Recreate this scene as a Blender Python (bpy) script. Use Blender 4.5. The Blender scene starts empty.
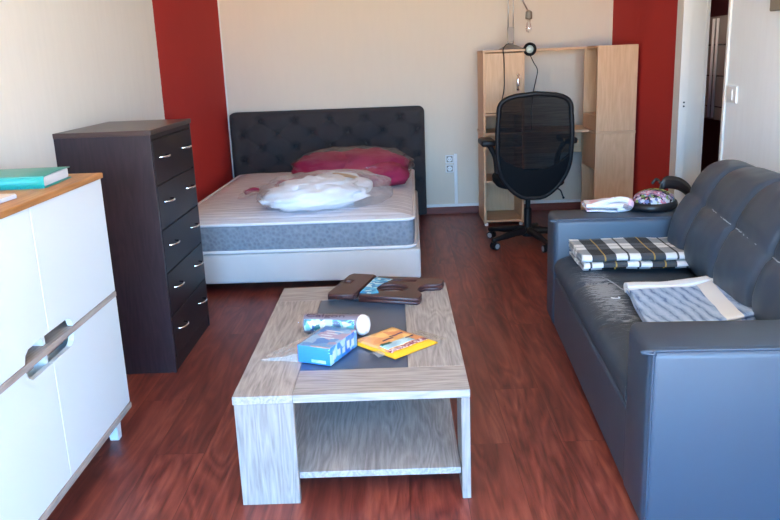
import bpy, bmesh, math, random
from mathutils import Vector, Matrix, noise
random.seed(7)
PI = math.pi
sc = bpy.context.scene
COL = sc.collection

# ------------------------------------------------------------------ materials
def lin(c):
    return tuple((v/12.92 if v <= .04045 else ((v+.055)/1.055)**2.4) for v in c)
def rgb(r, g, b):
    return lin((r/255, g/255, b/255)) + (1,)

class NT:
    """tiny node-tree helper"""
    def __init__(s, name):
        s.m = bpy.data.materials.new(name); s.m.use_nodes = True
        s.t = s.m.node_tree; s.t.nodes.clear()
        s.out = s.n('ShaderNodeOutputMaterial')
    def n(s, typ, **kw):
        nd = s.t.nodes.new(typ)
        for k, v in kw.items():
            setattr(nd, k, v)
        return nd
    def l(s, a, b): s.t.links.new(a, b)
    def put(s, sock, v):
        if isinstance(v, bpy.types.NodeSocket): s.l(v, sock)
        else: sock.default_value = v
    def math(s, op, a, b=0.0, c=None):
        nd = s.n('ShaderNodeMath', operation=op)
        s.put(nd.inputs[0], a); s.put(nd.inputs[1], b)
        if c is not None: s.put(nd.inputs[2], c)
        return nd.outputs[0]
    def mix(s, f, a, b, blend='MIX'):
        nd = s.n('ShaderNodeMix', data_type='RGBA', blend_type=blend)
        s.put(nd.inputs[0], f); s.put(nd.inputs[6], a); s.put(nd.inputs[7], b)
        return nd.outputs[2]
    def obj(s): return s.n('ShaderNodeTexCoord').outputs['Object']
    def uv(s): return s.n('ShaderNodeTexCoord').outputs['UV']
    def mapped(s, v, scale=(1,1,1), rot=(0,0,0), loc=(0,0,0)):
        nd = s.n('ShaderNodeMapping'); s.l(v, nd.inputs[0])
        nd.inputs['Scale'].default_value = scale; nd.inputs['Rotation'].default_value = rot
        nd.inputs['Location'].default_value = loc
        return nd.outputs[0]
    def noise(s, v, scale=5, detail=4, rough=.6, dist=0):
        nd = s.n('ShaderNodeTexNoise'); s.l(v, nd.inputs['Vector'])
        nd.inputs['Scale'].default_value = scale; nd.inputs['Detail'].default_value = detail
        nd.inputs['Roughness'].default_value = rough; nd.inputs['Distortion'].default_value = dist
        return nd.outputs['Fac']
    def ramp(s, f, stops, interp='LINEAR'):
        nd = s.n('ShaderNodeValToRGB'); s.l(f, nd.inputs[0]); cr = nd.color_ramp; cr.interpolation = interp
        cr.elements[0].position, cr.elements[0].color = stops[0]
        cr.elements[1].position, cr.elements[1].color = stops[1]
        for p, c in stops[2:]:
            e = cr.elements.new(p); e.color = c
        return nd.outputs[0]
    def sep(s, v):
        nd = s.n('ShaderNodeSeparateXYZ'); s.l(v, nd.inputs[0]); return nd.outputs
    def bump(s, h, strength=.3, dist=.01):
        nd = s.n('ShaderNodeBump'); s.l(h, nd.inputs['Height'])
        nd.inputs['Strength'].default_value = strength; nd.inputs['Distance'].default_value = dist
        return nd.outputs[0]
    def bsdf(s, color, rough=.5, metal=0, normal=None, spec=.5, alpha=None, sheen=0, coat=0):
        nd = s.n('ShaderNodeBsdfPrincipled')
        s.put(nd.inputs['Base Color'], color); s.put(nd.inputs['Roughness'], rough)
        nd.inputs['Metallic'].default_value = metal
        nd.inputs['Specular IOR Level'].default_value = spec
        if sheen: nd.inputs['Sheen Weight'].default_value = sheen
        if coat: nd.inputs['Coat Weight'].default_value = coat; nd.inputs['Coat Roughness'].default_value = .15
        if normal is not None: s.l(normal, nd.inputs['Normal'])
        if alpha is not None: s.put(nd.inputs['Alpha'], alpha)
        s.l(nd.outputs[0], s.out.inputs[0])
        return s.m

def plain(name, col, rough=.5, metal=0, spec=.5, bump=0, bscale=200, sheen=0, var=0, coat=0):
    t = NT(name); c = col; nrm = None
    if var:
        f = t.noise(t.obj(), 6, 3)
        c = t.mix(f, tuple(v*(1-var) for v in col[:3])+(1,), tuple(min(1, v*(1+var)) for v in col[:3])+(1,))
    if bump:
        nrm = t.bump(t.noise(t.obj(), bscale, 2), bump, .003)
    return t.bsdf(c, rough, metal, nrm, spec, sheen=sheen, coat=coat)

def wood(name, dark, light, axis='Y', scale=1.0, stretch=14, rough=.5, spec=.4, contrast=.25, rings=True, bump=.1):
    """grain runs along the given object axis"""
    t = NT(name); v = t.obj()
    sc3 = {'X': (1, stretch, stretch), 'Y': (stretch, 1, stretch), 'Z': (stretch, stretch, 1)}[axis]
    sc2 = {'X': (.35, 3, 3), 'Y': (3, .35, 3), 'Z': (3, 3, .35)}[axis]
    g = t.noise(t.mapped(v, sc3), 3.2*scale, 6, .65, .4)
    f = g
    if rings:
        w = t.noise(t.mapped(v, sc2), 1.6*scale, 2, .5, .3)
        r = t.math('FRACT', t.math('MULTIPLY', w, 13))
        r = t.math('ABSOLUTE', t.math('SUBTRACT', r, .5))
        f = t.math('ADD', t.math('MULTIPLY', g, .82), t.math('MULTIPLY', r, .36))
    c = t.ramp(f, [(.5-contrast, dark), (.5+contrast, light)])
    return t.bsdf(c, rough, 0, t.bump(g, bump, .004), spec)

def wall_mat(name, base, red=None, red_from=None, axis=1, streak=.05, rough=.85):
    t = NT(name); v = t.obj()
    a = t.noise(t.mapped(v, (9, 9, 1.2)), 3, 5, .65)
    b = t.noise(v, 1.3, 2, .5)
    c = t.mix(a, tuple(x*(1-streak) for x in base[:3])+(1,), tuple(min(1, x*(1+streak)) for x in base[:3])+(1,))
    c = t.mix(t.math('MULTIPLY', b, .12), c, tuple(x*.8 for x in base[:3])+(1,))
    if red is not None:
        s = t.sep(v)[axis]
        wob = t.math('MULTIPLY', t.noise(t.mapped(v, (1, 1, 6)), 6, 2), .02)
        m = t.math('GREATER_THAN', t.math('ADD', s, wob), red_from)
        rr = t.mix(t.noise(v, 2, 3), red, tuple(x*.9 for x in red[:3])+(1,))
        c = t.mix(m, c, rr)
    h = t.noise(t.mapped(v, (60, 60, 14)), 2.5, 4)
    return t.bsdf(c, rough, 0, t.bump(h, .12, .004), .25)

def floor_mat():
    t = NT('laminate_floor'); v = t.obj()
    rv = t.mapped(v, (1, 1, 1), (0, 0, PI/2))
    br = t.n('ShaderNodeTexBrick'); t.l(rv, br.inputs['Vector'])
    br.offset = .37; br.squash = 1
    br.inputs['Color1'].default_value = (0, 0, 0, 1); br.inputs['Color2'].default_value = (1, 1, 1, 1)
    br.inputs['Mortar'].default_value = (.5, .5, .5, 1)
    br.inputs['Scale'].default_value = 1; br.inputs['Mortar Size'].default_value = .0012
    br.inputs['Mortar Smooth'].default_value = .3; br.inputs['Bias'].default_value = 0
    br.inputs['Brick Width'].default_value = 1.28; br.inputs['Row Height'].default_value = .185
    per = t.sep(br.outputs['Color'])[0]
    # per-plank shift of the grain
    sh = t.n('ShaderNodeCombineXYZ'); t.l(t.math('MULTIPLY', per, 7.3), sh.inputs[0]); t.l(t.math('MULTIPLY', per, 3.1), sh.inputs[1])
    add = t.n('ShaderNodeVectorMath', operation='ADD'); t.l(v, add.inputs[0]); t.l(sh.outputs[0], add.inputs[1])
    g = t.noise(t.mapped(add.outputs[0], (16, 1.1, 1)), 2.2, 6, .66, .7)
    big = t.noise(t.mapped(add.outputs[0], (5, .8, 1)), 1.7, 3, .55, .8)
    ring = t.math('ABSOLUTE', t.math('SUBTRACT', t.math('FRACT', t.math('MULTIPLY', t.noise(t.mapped(add.outputs[0], (4.2, .55, 1)), 1.5, 2, .5, .4), 11)), .5))
    f = t.math('ADD', t.math('ADD', t.math('MULTIPLY', g, .52), t.math('MULTIPLY', big, .38)), t.math('MULTIPLY', ring, .2))
    strip = t.math('FRACT', t.math('MULTIPLY', t.math('FLOOR', t.math('DIVIDE', t.sep(v)[0], .0617)), .381))
    f = t.math('ADD', f, t.math('MULTIPLY', t.math('SUBTRACT', strip, .5), .05))
    c = t.ramp(f, [(.34, rgb(74, 30, 26)), (.48, rgb(116, 54, 46)), (.57, rgb(138, 70, 58)), (.7, rgb(164, 92, 74))])
    c = t.mix(t.math('MULTIPLY', per, .38), c, rgb(98, 46, 40))
    fl = t.noise(t.mapped(add.outputs[0], (30, 5, 1)), 1.6, 3, .6, .5)
    c = t.mix(t.math('MULTIPLY', t.math('MAXIMUM', t.math('SUBTRACT', fl, .66), 0), 5), c, rgb(58, 20, 18))
    c = t.mix(t.math('MULTIPLY', br.outputs['Fac'], .55), c, rgb(50, 16, 12))
    r = t.math('ADD', t.math('MULTIPLY', g, .2), .30)
    return t.bsdf(c, r, 0, t.bump(t.math('SUBTRACT', t.math('MULTIPLY', g, .2), br.outputs['Fac']), .12, .003), .45)

def leather_mat(name, base, scuff=False, zone=None):
    t = NT(name); v = t.obj()
    n1 = t.noise(v, 3, 3)
    c = t.mix(n1, tuple(x*.9 for x in base[:3])+(1,), tuple(x*1.08 for x in base[:3])+(1,))
    rough = .6 if scuff else .44
    if scuff:
        # worn flaked band along the seat's front edge, an irregular stain of its own
        x, y, z = t.sep(v)
        d = t.noise(t.mapped(v, (10, 42, 10)), 2.0, 6, .75, .6)
        e = t.noise(t.mapped(v, (1, 3, 1)), 2.3, 3)
        band = t.math('SUBTRACT', 1, t.math('DIVIDE', t.math('ABSOLUTE', t.math('SUBTRACT', x, .12)), .11))
        along = t.math('SUBTRACT', 1, t.math('DIVIDE', t.math('ABSOLUTE', t.math('SUBTRACT', y, 1.12)), .62))
        m = t.math('MULTIPLY', t.math('MAXIMUM', band, 0), t.math('MAXIMUM', along, 0))
        m = t.math('MULTIPLY', m, t.math('MULTIPLY', t.math('GREATER_THAN', t.math('ADD', d, t.math('MULTIPLY', m, .22)), .60), 1.4))
        fine = t.noise(t.mapped(v, (30, 55, 30)), 2, 5, .7)
        f2 = t.math('MULTIPLY', t.math('GREATER_THAN', fine, .665), .35)
        m = t.math('MINIMUM', t.math('ADD', m, f2), .75)
        c = t.mix(m, c, rgb(150, 160, 172))
    h = t.noise(v, 140, 3)
    w = t.noise(v, 9, 4)
    return t.bsdf(c, rough, 0, t.bump(t.math('ADD', t.math('MULTIPLY', h, .25), t.math('MULTIPLY', w, 1.0)), .12, .006), .5)

def plastic_film(name, tint=(1, 1, 1, 1), rough=.12, base=.06, bumps=30, milk=0.0, dist=.01, strength=.7):
    t = NT(name); v = t.obj()
    nrm = t.bump(t.noise(v, bumps, 5, .6, 1.0), strength, dist)
    lw = t.n('ShaderNodeLayerWeight'); lw.inputs[0].default_value = .35; t.l(nrm, lw.inputs['Normal'])
    f = t.math('MINIMUM', t.math('ADD', t.math('MULTIPLY', lw.outputs['Fresnel'], .30), base), 1.0)
    tr = t.n('ShaderNodeBsdfTransparent'); tr.inputs[0].default_value = tint
    gl = t.n('ShaderNodeBsdfGlossy'); gl.inputs['Roughness'].default_value = rough; gl.inputs[0].default_value = (.95, .95, .95, 1)
    t.l(nrm, gl.inputs['Normal'])
    mx = t.n('ShaderNodeMixShader'); t.l(f, mx.inputs[0]); t.l(tr.outputs[0], mx.inputs[1]); t.l(gl.outputs[0], mx.inputs[2])
    last = mx.outputs[0]
    if milk:
        df = t.n('ShaderNodeBsdfDiffuse'); df.inputs[0].default_value = (.8, .82, .85, 1)
        m2 = t.n('ShaderNodeMixShader'); m2.inputs[0].default_value = milk; t.l(last, m2.inputs[1]); t.l(df.outputs[0], m2.inputs[2]); last = m2.outputs[0]
    t.l(last, t.out.inputs[0])
    return t.m

def plaid_mat():
    t = NT('tartan_wool'); u, v, _ = t.sep(t.uv())
    blk = (.006, .007, .009, 1); wht = (.72, .74, .76, 1)
    def band(c, period):
        f = t.math('FRACT', t.math('DIVIDE', c, period))
        big = t.math('LESS_THAN', f, .5)
        line = t.math('LESS_THAN', t.math('ABSOLUTE', t.math('SUBTRACT', f, .75)), .022)
        yel = t.math('LESS_THAN', t.math('ABSOLUTE', t.math('SUBTRACT', f, .27)), .016)
        return big, line, yel
    b1, l1, y1 = band(u, .215); b2, l2, y2 = band(v, .19)
    a = t.math('MAXIMUM', b1, l1)
    bb = t.math('MAXIMUM', b2, l2)
    dark = t.math('ADD', t.math('MULTIPLY', a, .68), t.math('MULTIPLY', bb, .32))
    c = t.ramp(dark, [(0, wht), (.28, (.30, .33, .36, 1)), (.72, (.035, .04, .048, 1)), (1.0, blk)])
    c = t.mix(t.math('MULTIPLY', y1, .6), c, rgb(205, 165, 70))
    h = t.noise(t.uv(), 420, 2)
    return t.bsdf(c, .95, 0, t.bump(h, .4, .004), .1, sheen=.1)

def towel_mat():
    t = NT('towel_terry'); uvv = t.uv(); u, v, _ = t.sep(uvv)
    wav = t.noise(t.mapped(uvv, (1, 1, 1)), 9, 3)
    s = t.math('ADD', t.math('ADD', u, t.math('MULTIPLY', v, -.22)), t.math('MULTIPLY', wav, .05))
    st = t.math('FRACT', t.math('MULTIPLY', s, 23))
    n = t.noise(t.mapped(uvv, (26, 3, 1)), 3, 4)
    st2 = t.math('ADD', t.math('MULTIPLY', t.math('ABSOLUTE', t.math('SUBTRACT', st, .5)), 1.0), t.math('MULTIPLY', n, .6))
    c = t.ramp(st2, [(.30, rgb(96, 124, 176)), (.42, rgb(140, 170, 212)), (.75, rgb(170, 196, 230))])
    # white woven border frames the panel
    e1 = t.math('LESS_THAN', t.math('ABSOLUTE', t.math('SUBTRACT', v, .53)), .045); e2 = t.math('LESS_THAN', t.math('ABSOLUTE', t.math('SUBTRACT', u, .305)), .03)
    e3 = t.math('LESS_THAN', u, .02)
    e = t.math('MAXIMUM', e1, e2)
    c = t.mix(e, c, rgb(226, 232, 240))
    h = t.noise(uvv, 500, 2)
    return t.bsdf(c, .95, 0, t.bump(h, .6, .004), .1, sheen=.1)

def spots_mat(name, cols, scale=30, rough=.7, dist=0.0):
    """random patches of the given colours (printed fabric or packaging)"""
    t = NT(name); v = t.obj()
    vo = t.n('ShaderNodeTexVoronoi'); vo.inputs['Scale'].default_value = scale
    nz = t.n('ShaderNodeTexNoise'); nz.inputs['Scale'].default_value = scale*.6; t.l(v, nz.inputs['Vector'])
    ad = t.n('ShaderNodeVectorMath', operation='MULTIPLY_ADD'); t.l(nz.outputs['Color'], ad.inputs[0])
    ad.inputs[1].default_value = (dist,)*3; t.l(v, ad.inputs[2]); t.l(ad.outputs[0], vo.inputs['Vector'])
    f = t.sep(vo.outputs['Color'])[0]
    n = len(cols)
    c = t.ramp(f, [(i/n, c) for i, c in enumerate(cols)], 'CONSTANT')
    return t.bsdf(c, rough, 0, None, .4)

M = {}
M['floor'] = floor_mat()
M['wall_left'] = wall_mat('wallpaper_cream_red', (.80, .775, .71, 1), rgb(180, 47, 43), 5.01, 1)
M['wall_back'] = wall_mat('wallpaper_back', (.69, .62, .51, 1), streak=.03)
M['wall_right'] = wall_mat('wallpaper_white_red', (.83, .89, .915, 1), rgb(180, 47, 43), 5.2, 1)
M['wall_front'] = wall_mat('wallpaper_front', (.67, .63, .57, 1))
M['ceiling'] = plain('ceiling_paint', (.84, .81, .75, 1), .9)
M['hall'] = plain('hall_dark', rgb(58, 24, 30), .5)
M['base_red'] = wood('baseboard_wood', rgb(104, 48, 40), rgb(138, 74, 62), 'X', rough=.5)
M['white_paint'] = plain('white_paint', (.72, .70, .655, 1), .4, var=.02)
M['white_plastic'] = plain('white_plastic', (.78, .78, .76, 1), .35)
M['screw'] = plain('dark_hole', (.02, .02, .02, 1), .6)
M['grey_plastic'] = plain('grey_plastic', rgb(128, 120, 106), .5)
M['white_lacquer'] = plain('white_lacquer', (.72, .79, .83, 1), .3, spec=.4)
M['oak'] = wood('oak_top', rgb(140, 88, 44), rgb(196, 142, 88), 'Y', 1.5, rough=.45, contrast=.3)
M['pale_wood'] = wood('pale_grey_wood', rgb(138, 128, 122), rgb(184, 174, 168), 'Y', 1.5, rough=.55)
M['wenge_z'] = wood('wenge_upright', rgb(22, 13, 17), rgb(52, 34, 40), 'Z', 2.0, stretch=10, rough=.4, contrast=.3)
M['wenge_y'] = wood('wenge_front', rgb(17, 13, 18), rgb(28, 22, 28), 'Y', 2.0, rough=.42, spec=.25, contrast=.32)
M['wenge_top_glare'] = wood('wenge_top_glare', rgb(50, 36, 34), rgb(76, 58, 54), 'X', 2.0, rough=.3, contrast=.32)  # same wood as the sides, lightened: window glare put into the colour
M['chrome'] = plain('chrome', (.82, .82, .82, 1), .2, 1)
M['beech_z'] = wood('beech_upright', rgb(194, 152, 112), rgb(220, 182, 142), 'Z', 1.6, rough=.5, contrast=.35)
M['beech_x'] = wood('beech_level', rgb(188, 146, 108), rgb(216, 176, 136), 'X', 1.6, rough=.45, contrast=.35)
M['ct_y'] = wood('grey_oak_lengthwise', rgb(118, 114, 114), rgb(186, 181, 180), 'Y', 2.2, stretch=16, rough=.5, contrast=.27, bump=.15)
M['ct_x'] = wood('grey_oak_crosswise', rgb(118, 114, 114), rgb(186, 181, 180), 'X', 2.2, stretch=16, rough=.5, contrast=.27, bump=.15)
M['ct_z'] = wood('grey_oak_upright', rgb(116, 111, 108), rgb(168, 162, 158), 'Z', 2.2, stretch=16, rough=.5, contrast=.27, bump=.15)
M['dark_glass'] = plain('dark_glass', rgb(58, 78, 106), .28, spec=.5, var=.15)
M['leather'] = leather_mat('grey_blue_leather', rgb(50, 66, 84))
M['leather_seat'] = leather_mat('grey_blue_leather_worn', rgb(46, 60, 76), True)
M['crack'] = plain('cracked_leather_line', rgb(168, 176, 188), .8)
M['black_foot'] = plain('chrome_foot', (.5, .5, .5, 1), .3, 1)
M['bed_fabric'] = plain('pale_grey_upholstery', rgb(196, 194, 194), .9, bump=.3, bscale=350, var=.05)
M['headboard'] = plain('charcoal_upholstery', rgb(48, 46, 49), .9, bump=.4, bscale=320, sheen=.05, var=.1)
M['button'] = plain('charcoal_button', rgb(46, 44, 48), .7)
def mattress_top_mat():
    t = NT('quilted_ticking'); v = t.obj(); x, y, z = t.sep(v)
    wob = t.math('MULTIPLY', t.noise(t.mapped(v, (2, 6, 1)), 3, 3), .03)
    f = t.math('FRACT', t.math('MULTIPLY', t.math('ADD', y, wob), 17))
    g = t.math('ABSOLUTE', t.math('SUBTRACT', f, .5))
    n = t.noise(t.mapped(v, (1.2, 14, 1)), 3, 4)
    fac = t.math('MULTIPLY', t.math('LESS_THAN', g, .06), t.math('ADD', n, .0))
    c = t.mix(fac, rgb(216, 216, 224), rgb(150, 148, 164))
    c = t.mix(t.math('MULTIPLY', t.math('GREATER_THAN', n, .56), .35), c, rgb(182, 180, 192))
    return t.bsdf(c, .9, 0, t.bump(g, .5, .012), .2)
M['mattress_top'] = mattress_top_mat()
def mattress_side_mat():
    t = NT('grey_mattress_border'); v = t.obj()
    vo = t.n('ShaderNodeTexVoronoi'); t.l(v, vo.inputs['Vector']); vo.inputs['Scale'].default_value = 45
    c = t.mix(vo.outputs['Distance'], rgb(112, 120, 132), rgb(138, 146, 156))
    return t.bsdf(c, .9, 0, t.bump(vo.outputs['Distance'], .5, .01), .2)
M['mattress_side'] = mattress_side_mat()
M['piping'] = plain('white_piping', rgb(225, 225, 228), .7)
M['maroon'] = plain('maroon_fleece', rgb(148, 34, 74), .9, bump=.4, bscale=60, var=.15)
M['tan_paper'] = plain('tan_paper', rgb(186, 150, 108), .7, var=.25)
M['white_cotton'] = plain('white_cotton', rgb(238, 240, 246), .9, bump=.25, bscale=40)
M['film'] = plastic_film('clear_plastic_film', (.99, .99, .99, 1), .06, .018, 14)
M['film_milky'] = plastic_film('milky_plastic_film', (.99, .99, .99, 1), .2, .04, 14, milk=.12)
M['film_tan'] = plastic_film('loose_plastic_film', (.97, .95, .93, 1), .2, .08, 20, milk=.20)
M['film_small'] = plastic_film('packet_film', (.98, .98, 1, 1), .1, .06, 45, dist=.004)
M['film_small_m'] = plastic_film('packet_film_milky', (.96, .98, 1, 1), .15, .1, 45, milk=.25, dist=.004)
M['black_plastic'] = plain('black_plastic', (.007, .007, .009, 1), .5, spec=.3)
M['black_fabric'] = plain('black_fabric', (.007, .008, .010, 1), .95, spec=.15, bump=.3, bscale=300)
def mesh_mat():
    t = NT('black_chair_mesh'); v = t.obj()
    z = t.sep(v)[2]
    n = t.noise(t.mapped(v, (2, 2, 40)), 2.5, 3)
    a = t.math('ADD', .80, t.math('MULTIPLY', n, .2))
    return t.bsdf((.007, .008, .010, 1), .9, 0, None, .1, alpha=a)
M['mesh'] = mesh_mat()
M['caster'] = plain('caster_rim', rgb(150, 150, 155), .35)
M['steel'] = plain('brushed_steel', (.45, .44, .42, 1), .35, 1)
M['dull_steel'] = plain('grey_enamel', rgb(140, 132, 122), .45)
M['bulb'] = plastic_film('bulb_glass', (1, 1, 1, 1), .05, .15, 2, strength=.05)
M['pale_disc'] = plain('pale_green_lens', rgb(185, 200, 190), .35)
M['brown_plastic'] = plain('dark_brown_plastic', rgb(66, 40, 41), .4, spec=.5)
M['teal'] = plain('teal_card', rgb(22, 150, 146), .45)
M['teal_top'] = plain('teal_card_pale', rgb(66, 146, 138), .4)  # paler, greyer teal for the front cover
M['paper'] = plain('white_paper', rgb(214, 216, 224), .8)
M['pinkpaper'] = plain('cream_paper', rgb(206, 190, 180), .8)
M['plaid'] = plaid_mat()
M['towel'] = towel_mat()
M['towel_white'] = plain('white_terry', rgb(226, 232, 240), .95, bump=.5, bscale=300)
M['cloth'] = spots_mat('white_cloth_print', [rgb(222, 222, 228), rgb(222, 222, 228), rgb(214, 214, 220), rgb(222, 180, 196), rgb(222, 222, 228), rgb(150, 140, 146), rgb(222, 222, 228)], 22, .9, .04)
M['floral'] = spots_mat('floral_print', [rgb(150, 120, 150), rgb(28, 26, 32), rgb(176, 186, 200), rgb(120, 150, 80), rgb(190, 110, 130), rgb(30, 28, 34), rgb(90, 104, 150), rgb(200, 196, 200)], 70, .8, .03)
M['pink_print'] = spots_mat('pink_floral_print', [rgb(190, 178, 196), rgb(150, 120, 160), rgb(210, 190, 208), rgb(120, 90, 120), rgb(190, 120, 140)], 80, .8, .03)
M['yellow_print'] = spots_mat('yellow_floral_print', [rgb(176, 190, 90), rgb(60, 70, 40), rgb(200, 200, 130), rgb(40, 44, 40), rgb(140, 160, 80)], 80, .8, .03)
M['black_leather'] = plain('black_leather', rgb(26, 25, 29), .4)
M['box_blue'] = spots_mat('blue_carton_print', [rgb(60, 150, 230), rgb(90, 180, 240), rgb(46, 120, 214), rgb(190, 226, 246)], 24, .35, .05)
M['box_front'] = plain('blue_carton_end', rgb(40, 142, 236), .35, var=.15)
M['box_top'] = spots_mat('pale_blue_carton_print', [rgb(120, 180, 232), rgb(86, 150, 222), rgb(160, 204, 240), rgb(100, 166, 226), rgb(190, 176, 210)], 26, .35, .05)
M['teal_print'] = spots_mat('aqua_label_print', [rgb(120, 206, 214), rgb(190, 226, 232), rgb(40, 130, 140), rgb(214, 236, 240), rgb(70, 160, 190), rgb(60, 110, 160)], 42, .35, .05)
M['orange_print'] = spots_mat('orange_packet_print', [rgb(234, 176, 104), rgb(226, 154, 100), rgb(242, 196, 124), rgb(230, 166, 112), rgb(220, 146, 96)], 26, .35, .08)
M['yellow'] = plain('yellow_packet', rgb(240, 186, 46), .35)
M['stripe_maroon'] = spots_mat('maroon_text_band', [rgb(140, 60, 60), rgb(190, 150, 150), rgb(150, 80, 90), rgb(220, 200, 196)], 120, .4, .02)
M['aqua'] = spots_mat('pale_aqua_panel', [rgb(168, 206, 220), rgb(190, 220, 230), rgb(160, 196, 214)], 30, .4, .04)
M['dark_green'] = plain('dark_green_ink', rgb(30, 90, 80), .5)
M['ink'] = plain('dark_ink', rgb(70, 52, 80), .5)
M['navy'] = plain('navy_ink', rgb(40, 50, 100), .5)
M['white_ink'] = plain('white_ink', rgb(225, 235, 245), .5)
M['roll_grey'] = plain('grey_mauve_roll', rgb(132, 124, 140), .4, var=.2)
M['roll_white'] = plain('white_roll_end', rgb(240, 240, 242), .6)
M['tag_blue'] = spots_mat('blue_tag_print', [rgb(40, 150, 204), rgb(80, 180, 220), rgb(190, 220, 230), rgb(30, 130, 190), rgb(60, 170, 215)], 50, .4, .03)
def tile_mat():
    t = NT('hall_tile'); v = t.obj(); x, y, z = t.sep(v)
    f = t.math('FRACT', t.math('DIVIDE', t.math('SUBTRACT', z, .02), .27))
    joint = t.math('LESS_THAN', f, .035)
    n = t.noise(v, 4, 3)
    c = t.mix(n, rgb(150, 152, 146), rgb(178, 178, 170))
    c = t.mix(joint, c, rgb(40, 36, 36))
    return t.bsdf(c, .2, 0, None, .5)
M['tile'] = tile_mat()
M['glazing'] = plastic_film('window_glass', (1, 1, 1, 1), .02, .0, 1, strength=0)

# ------------------------------------------------------------------ mesh helpers
def mk(name, bm, mat, parent=None, smooth=False, recalc=True, loc=None):
    if recalc: bmesh.ops.recalc_face_normals(bm, faces=bm.faces[:])
    me = bpy.data.meshes.new(name); bm.to_mesh(me); bm.free()
    mats = mat if isinstance(mat, (list, tuple)) else [mat]
    for m in mats: me.materials.append(m)
    if smooth:
        for p in me.polygons: p.use_smooth = True
    o = bpy.data.objects.new(name, me); COL.objects.link(o)
    if parent: o.parent = parent
    if loc: o.location = loc
    return o
def autosmooth(o, ang=40):
    me = o.data
    bm = bmesh.new(); bm.from_mesh(me)
    for f in bm.faces: f.smooth = True
    for e in bm.edges:
        if len(e.link_faces) == 2 and e.calc_face_angle(0) > math.radians(ang): e.smooth = False
    bm.to_mesh(me); bm.free()
    return o
def thing(name, label, cat, loc=(0, 0, 0), rz=0, group=None):
    o = bpy.data.objects.new(name, None); COL.objects.link(o)
    o.location = loc; o.rotation_euler = (0, 0, rz); o.empty_display_size = .1
    o['label'] = label; o['category'] = cat
    if group: o['group'] = group
    return o
def tag(o, label, cat, group=None):
    o['label'] = label; o['category'] = cat
    if group: o['group'] = group
    return o
def struct(name, bm, mat, parent=None, **k):
    o = mk(name, bm, mat, parent, **k)
    if parent is None: o['kind'] = 'structure'
    return o
def box(bm, x0, x1, y0, y1, z0, z1, bev=0, seg=2, mat=0):
    vs = [bm.verts.new(p) for p in ((x0,y0,z0),(x1,y0,z0),(x1,y1,z0),(x0,y1,z0),(x0,y0,z1),(x1,y0,z1),(x1,y1,z1),(x0,y1,z1))]
    fs = [bm.faces.new([vs[i] for i in q]) for q in ((3,2,1,0),(4,5,6,7),(0,1,5,4),(1,2,6,5),(2,3,7,6),(3,0,4,7))]
    for f in fs: f.material_index = mat
    if bev:
        es = list({e for f in fs for e in f.edges})
        bmesh.ops.bevel(bm, geom=es, offset=bev, segments=seg, profile=.5, affect='EDGES')
    return bm
def B(*a, **k): return box(bmesh.new(), *a, **k)
def prism(bm, pts, axis, a, b, mat=0):
    """polygon pts (2D) extruded along axis from a to b. axis X: pts=(y,z); Y: (x,z); Z: (x,y)"""
    def P(p, t):
        return {'X': (t, p[0], p[1]), 'Y': (p[0], t, p[1]), 'Z': (p[0], p[1], t)}[axis]
    lo = [bm.verts.new(P(p, a)) for p in pts]; hi = [bm.verts.new(P(p, b)) for p in pts]
    n = len(pts)
    fs = [bm.faces.new(lo), bm.faces.new(hi)]
    for i in range(n): fs.append(bm.faces.new((lo[i], lo[(i+1) % n], hi[(i+1) % n], hi[i])))
    for f in fs: f.material_index = mat
    return fs
def frame_axes(d):
    d = Vector(d).normalized(); up = Vector((0, 0, 1)) if abs(d.z) < .95 else Vector((1, 0, 0))
    a = d.cross(up).normalized(); return d, a, d.cross(a).normalized()
def tube(bm, pts, r, seg=10, closed=False, caps=True, sx=1.0):
    pts = [Vector(p) for p in pts]; n = len(pts); rings = []; prev = None
    for i, p in enumerate(pts):
        if closed: d = pts[(i+1) % n]-pts[i-1]
        else: d = pts[min(i+1, n-1)]-pts[max(i-1, 0)]
        d, a, b = frame_axes(d)
        if prev is not None:
            a = (prev - d*prev.dot(d)).normalized(); b = d.cross(a)
        prev = a
        rr = r[i] if isinstance(r, (list, tuple)) else r
        rings.append([bm.verts.new(p + (a*math.cos(t)*sx + b*math.sin(t))*rr) for t in [2*PI*k/seg for k in range(seg)]])
    m = n if closed else n-1
    for i in range(m):
        A, C = rings[i], rings[(i+1) % n]
        for k in range(seg): bm.faces.new((A[k], A[(k+1) % seg], C[(k+1) % seg], C[k]))
    if caps and not closed:
        bm.faces.new(rings[0]); bm.faces.new(rings[-1])
    return bm
def smooth_path(pts, sub=6):
    pts = [Vector(p) for p in pts]; out = []
    for i in range(len(pts)-1):
        p0, p1, p2, p3 = pts[max(i-1, 0)], pts[i], pts[i+1], pts[min(i+2, len(pts)-1)]
        for k in range(sub):
            t = k/sub
            out.append(.5*((2*p1)+(p2-p0)*t+(2*p0-5*p1+4*p2-p3)*t*t+(3*p1-p0-3*p2+p3)*t**3))
    out.append(pts[-1]); return out
def lathe(bm, prof, center=(0, 0, 0), axis=(0, 0, 1), seg=20):
    d, a, b = frame_axes(axis); c = Vector(center); rings = []
    for r, h in prof:
        r = max(r, 1e-4)
        rings.append([bm.verts.new(c + d*h + (a*math.cos(t)+b*math.sin(t))*r) for t in [2*PI*k/seg for k in range(seg)]])
    for i in range(len(rings)-1):
        for k in range(seg): bm.faces.new((rings[i][k], rings[i][(k+1) % seg], rings[i+1][(k+1) % seg], rings[i+1][k]))
    bm.faces.new(rings[0]); bm.faces.new(rings[-1])
    return bm
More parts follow.
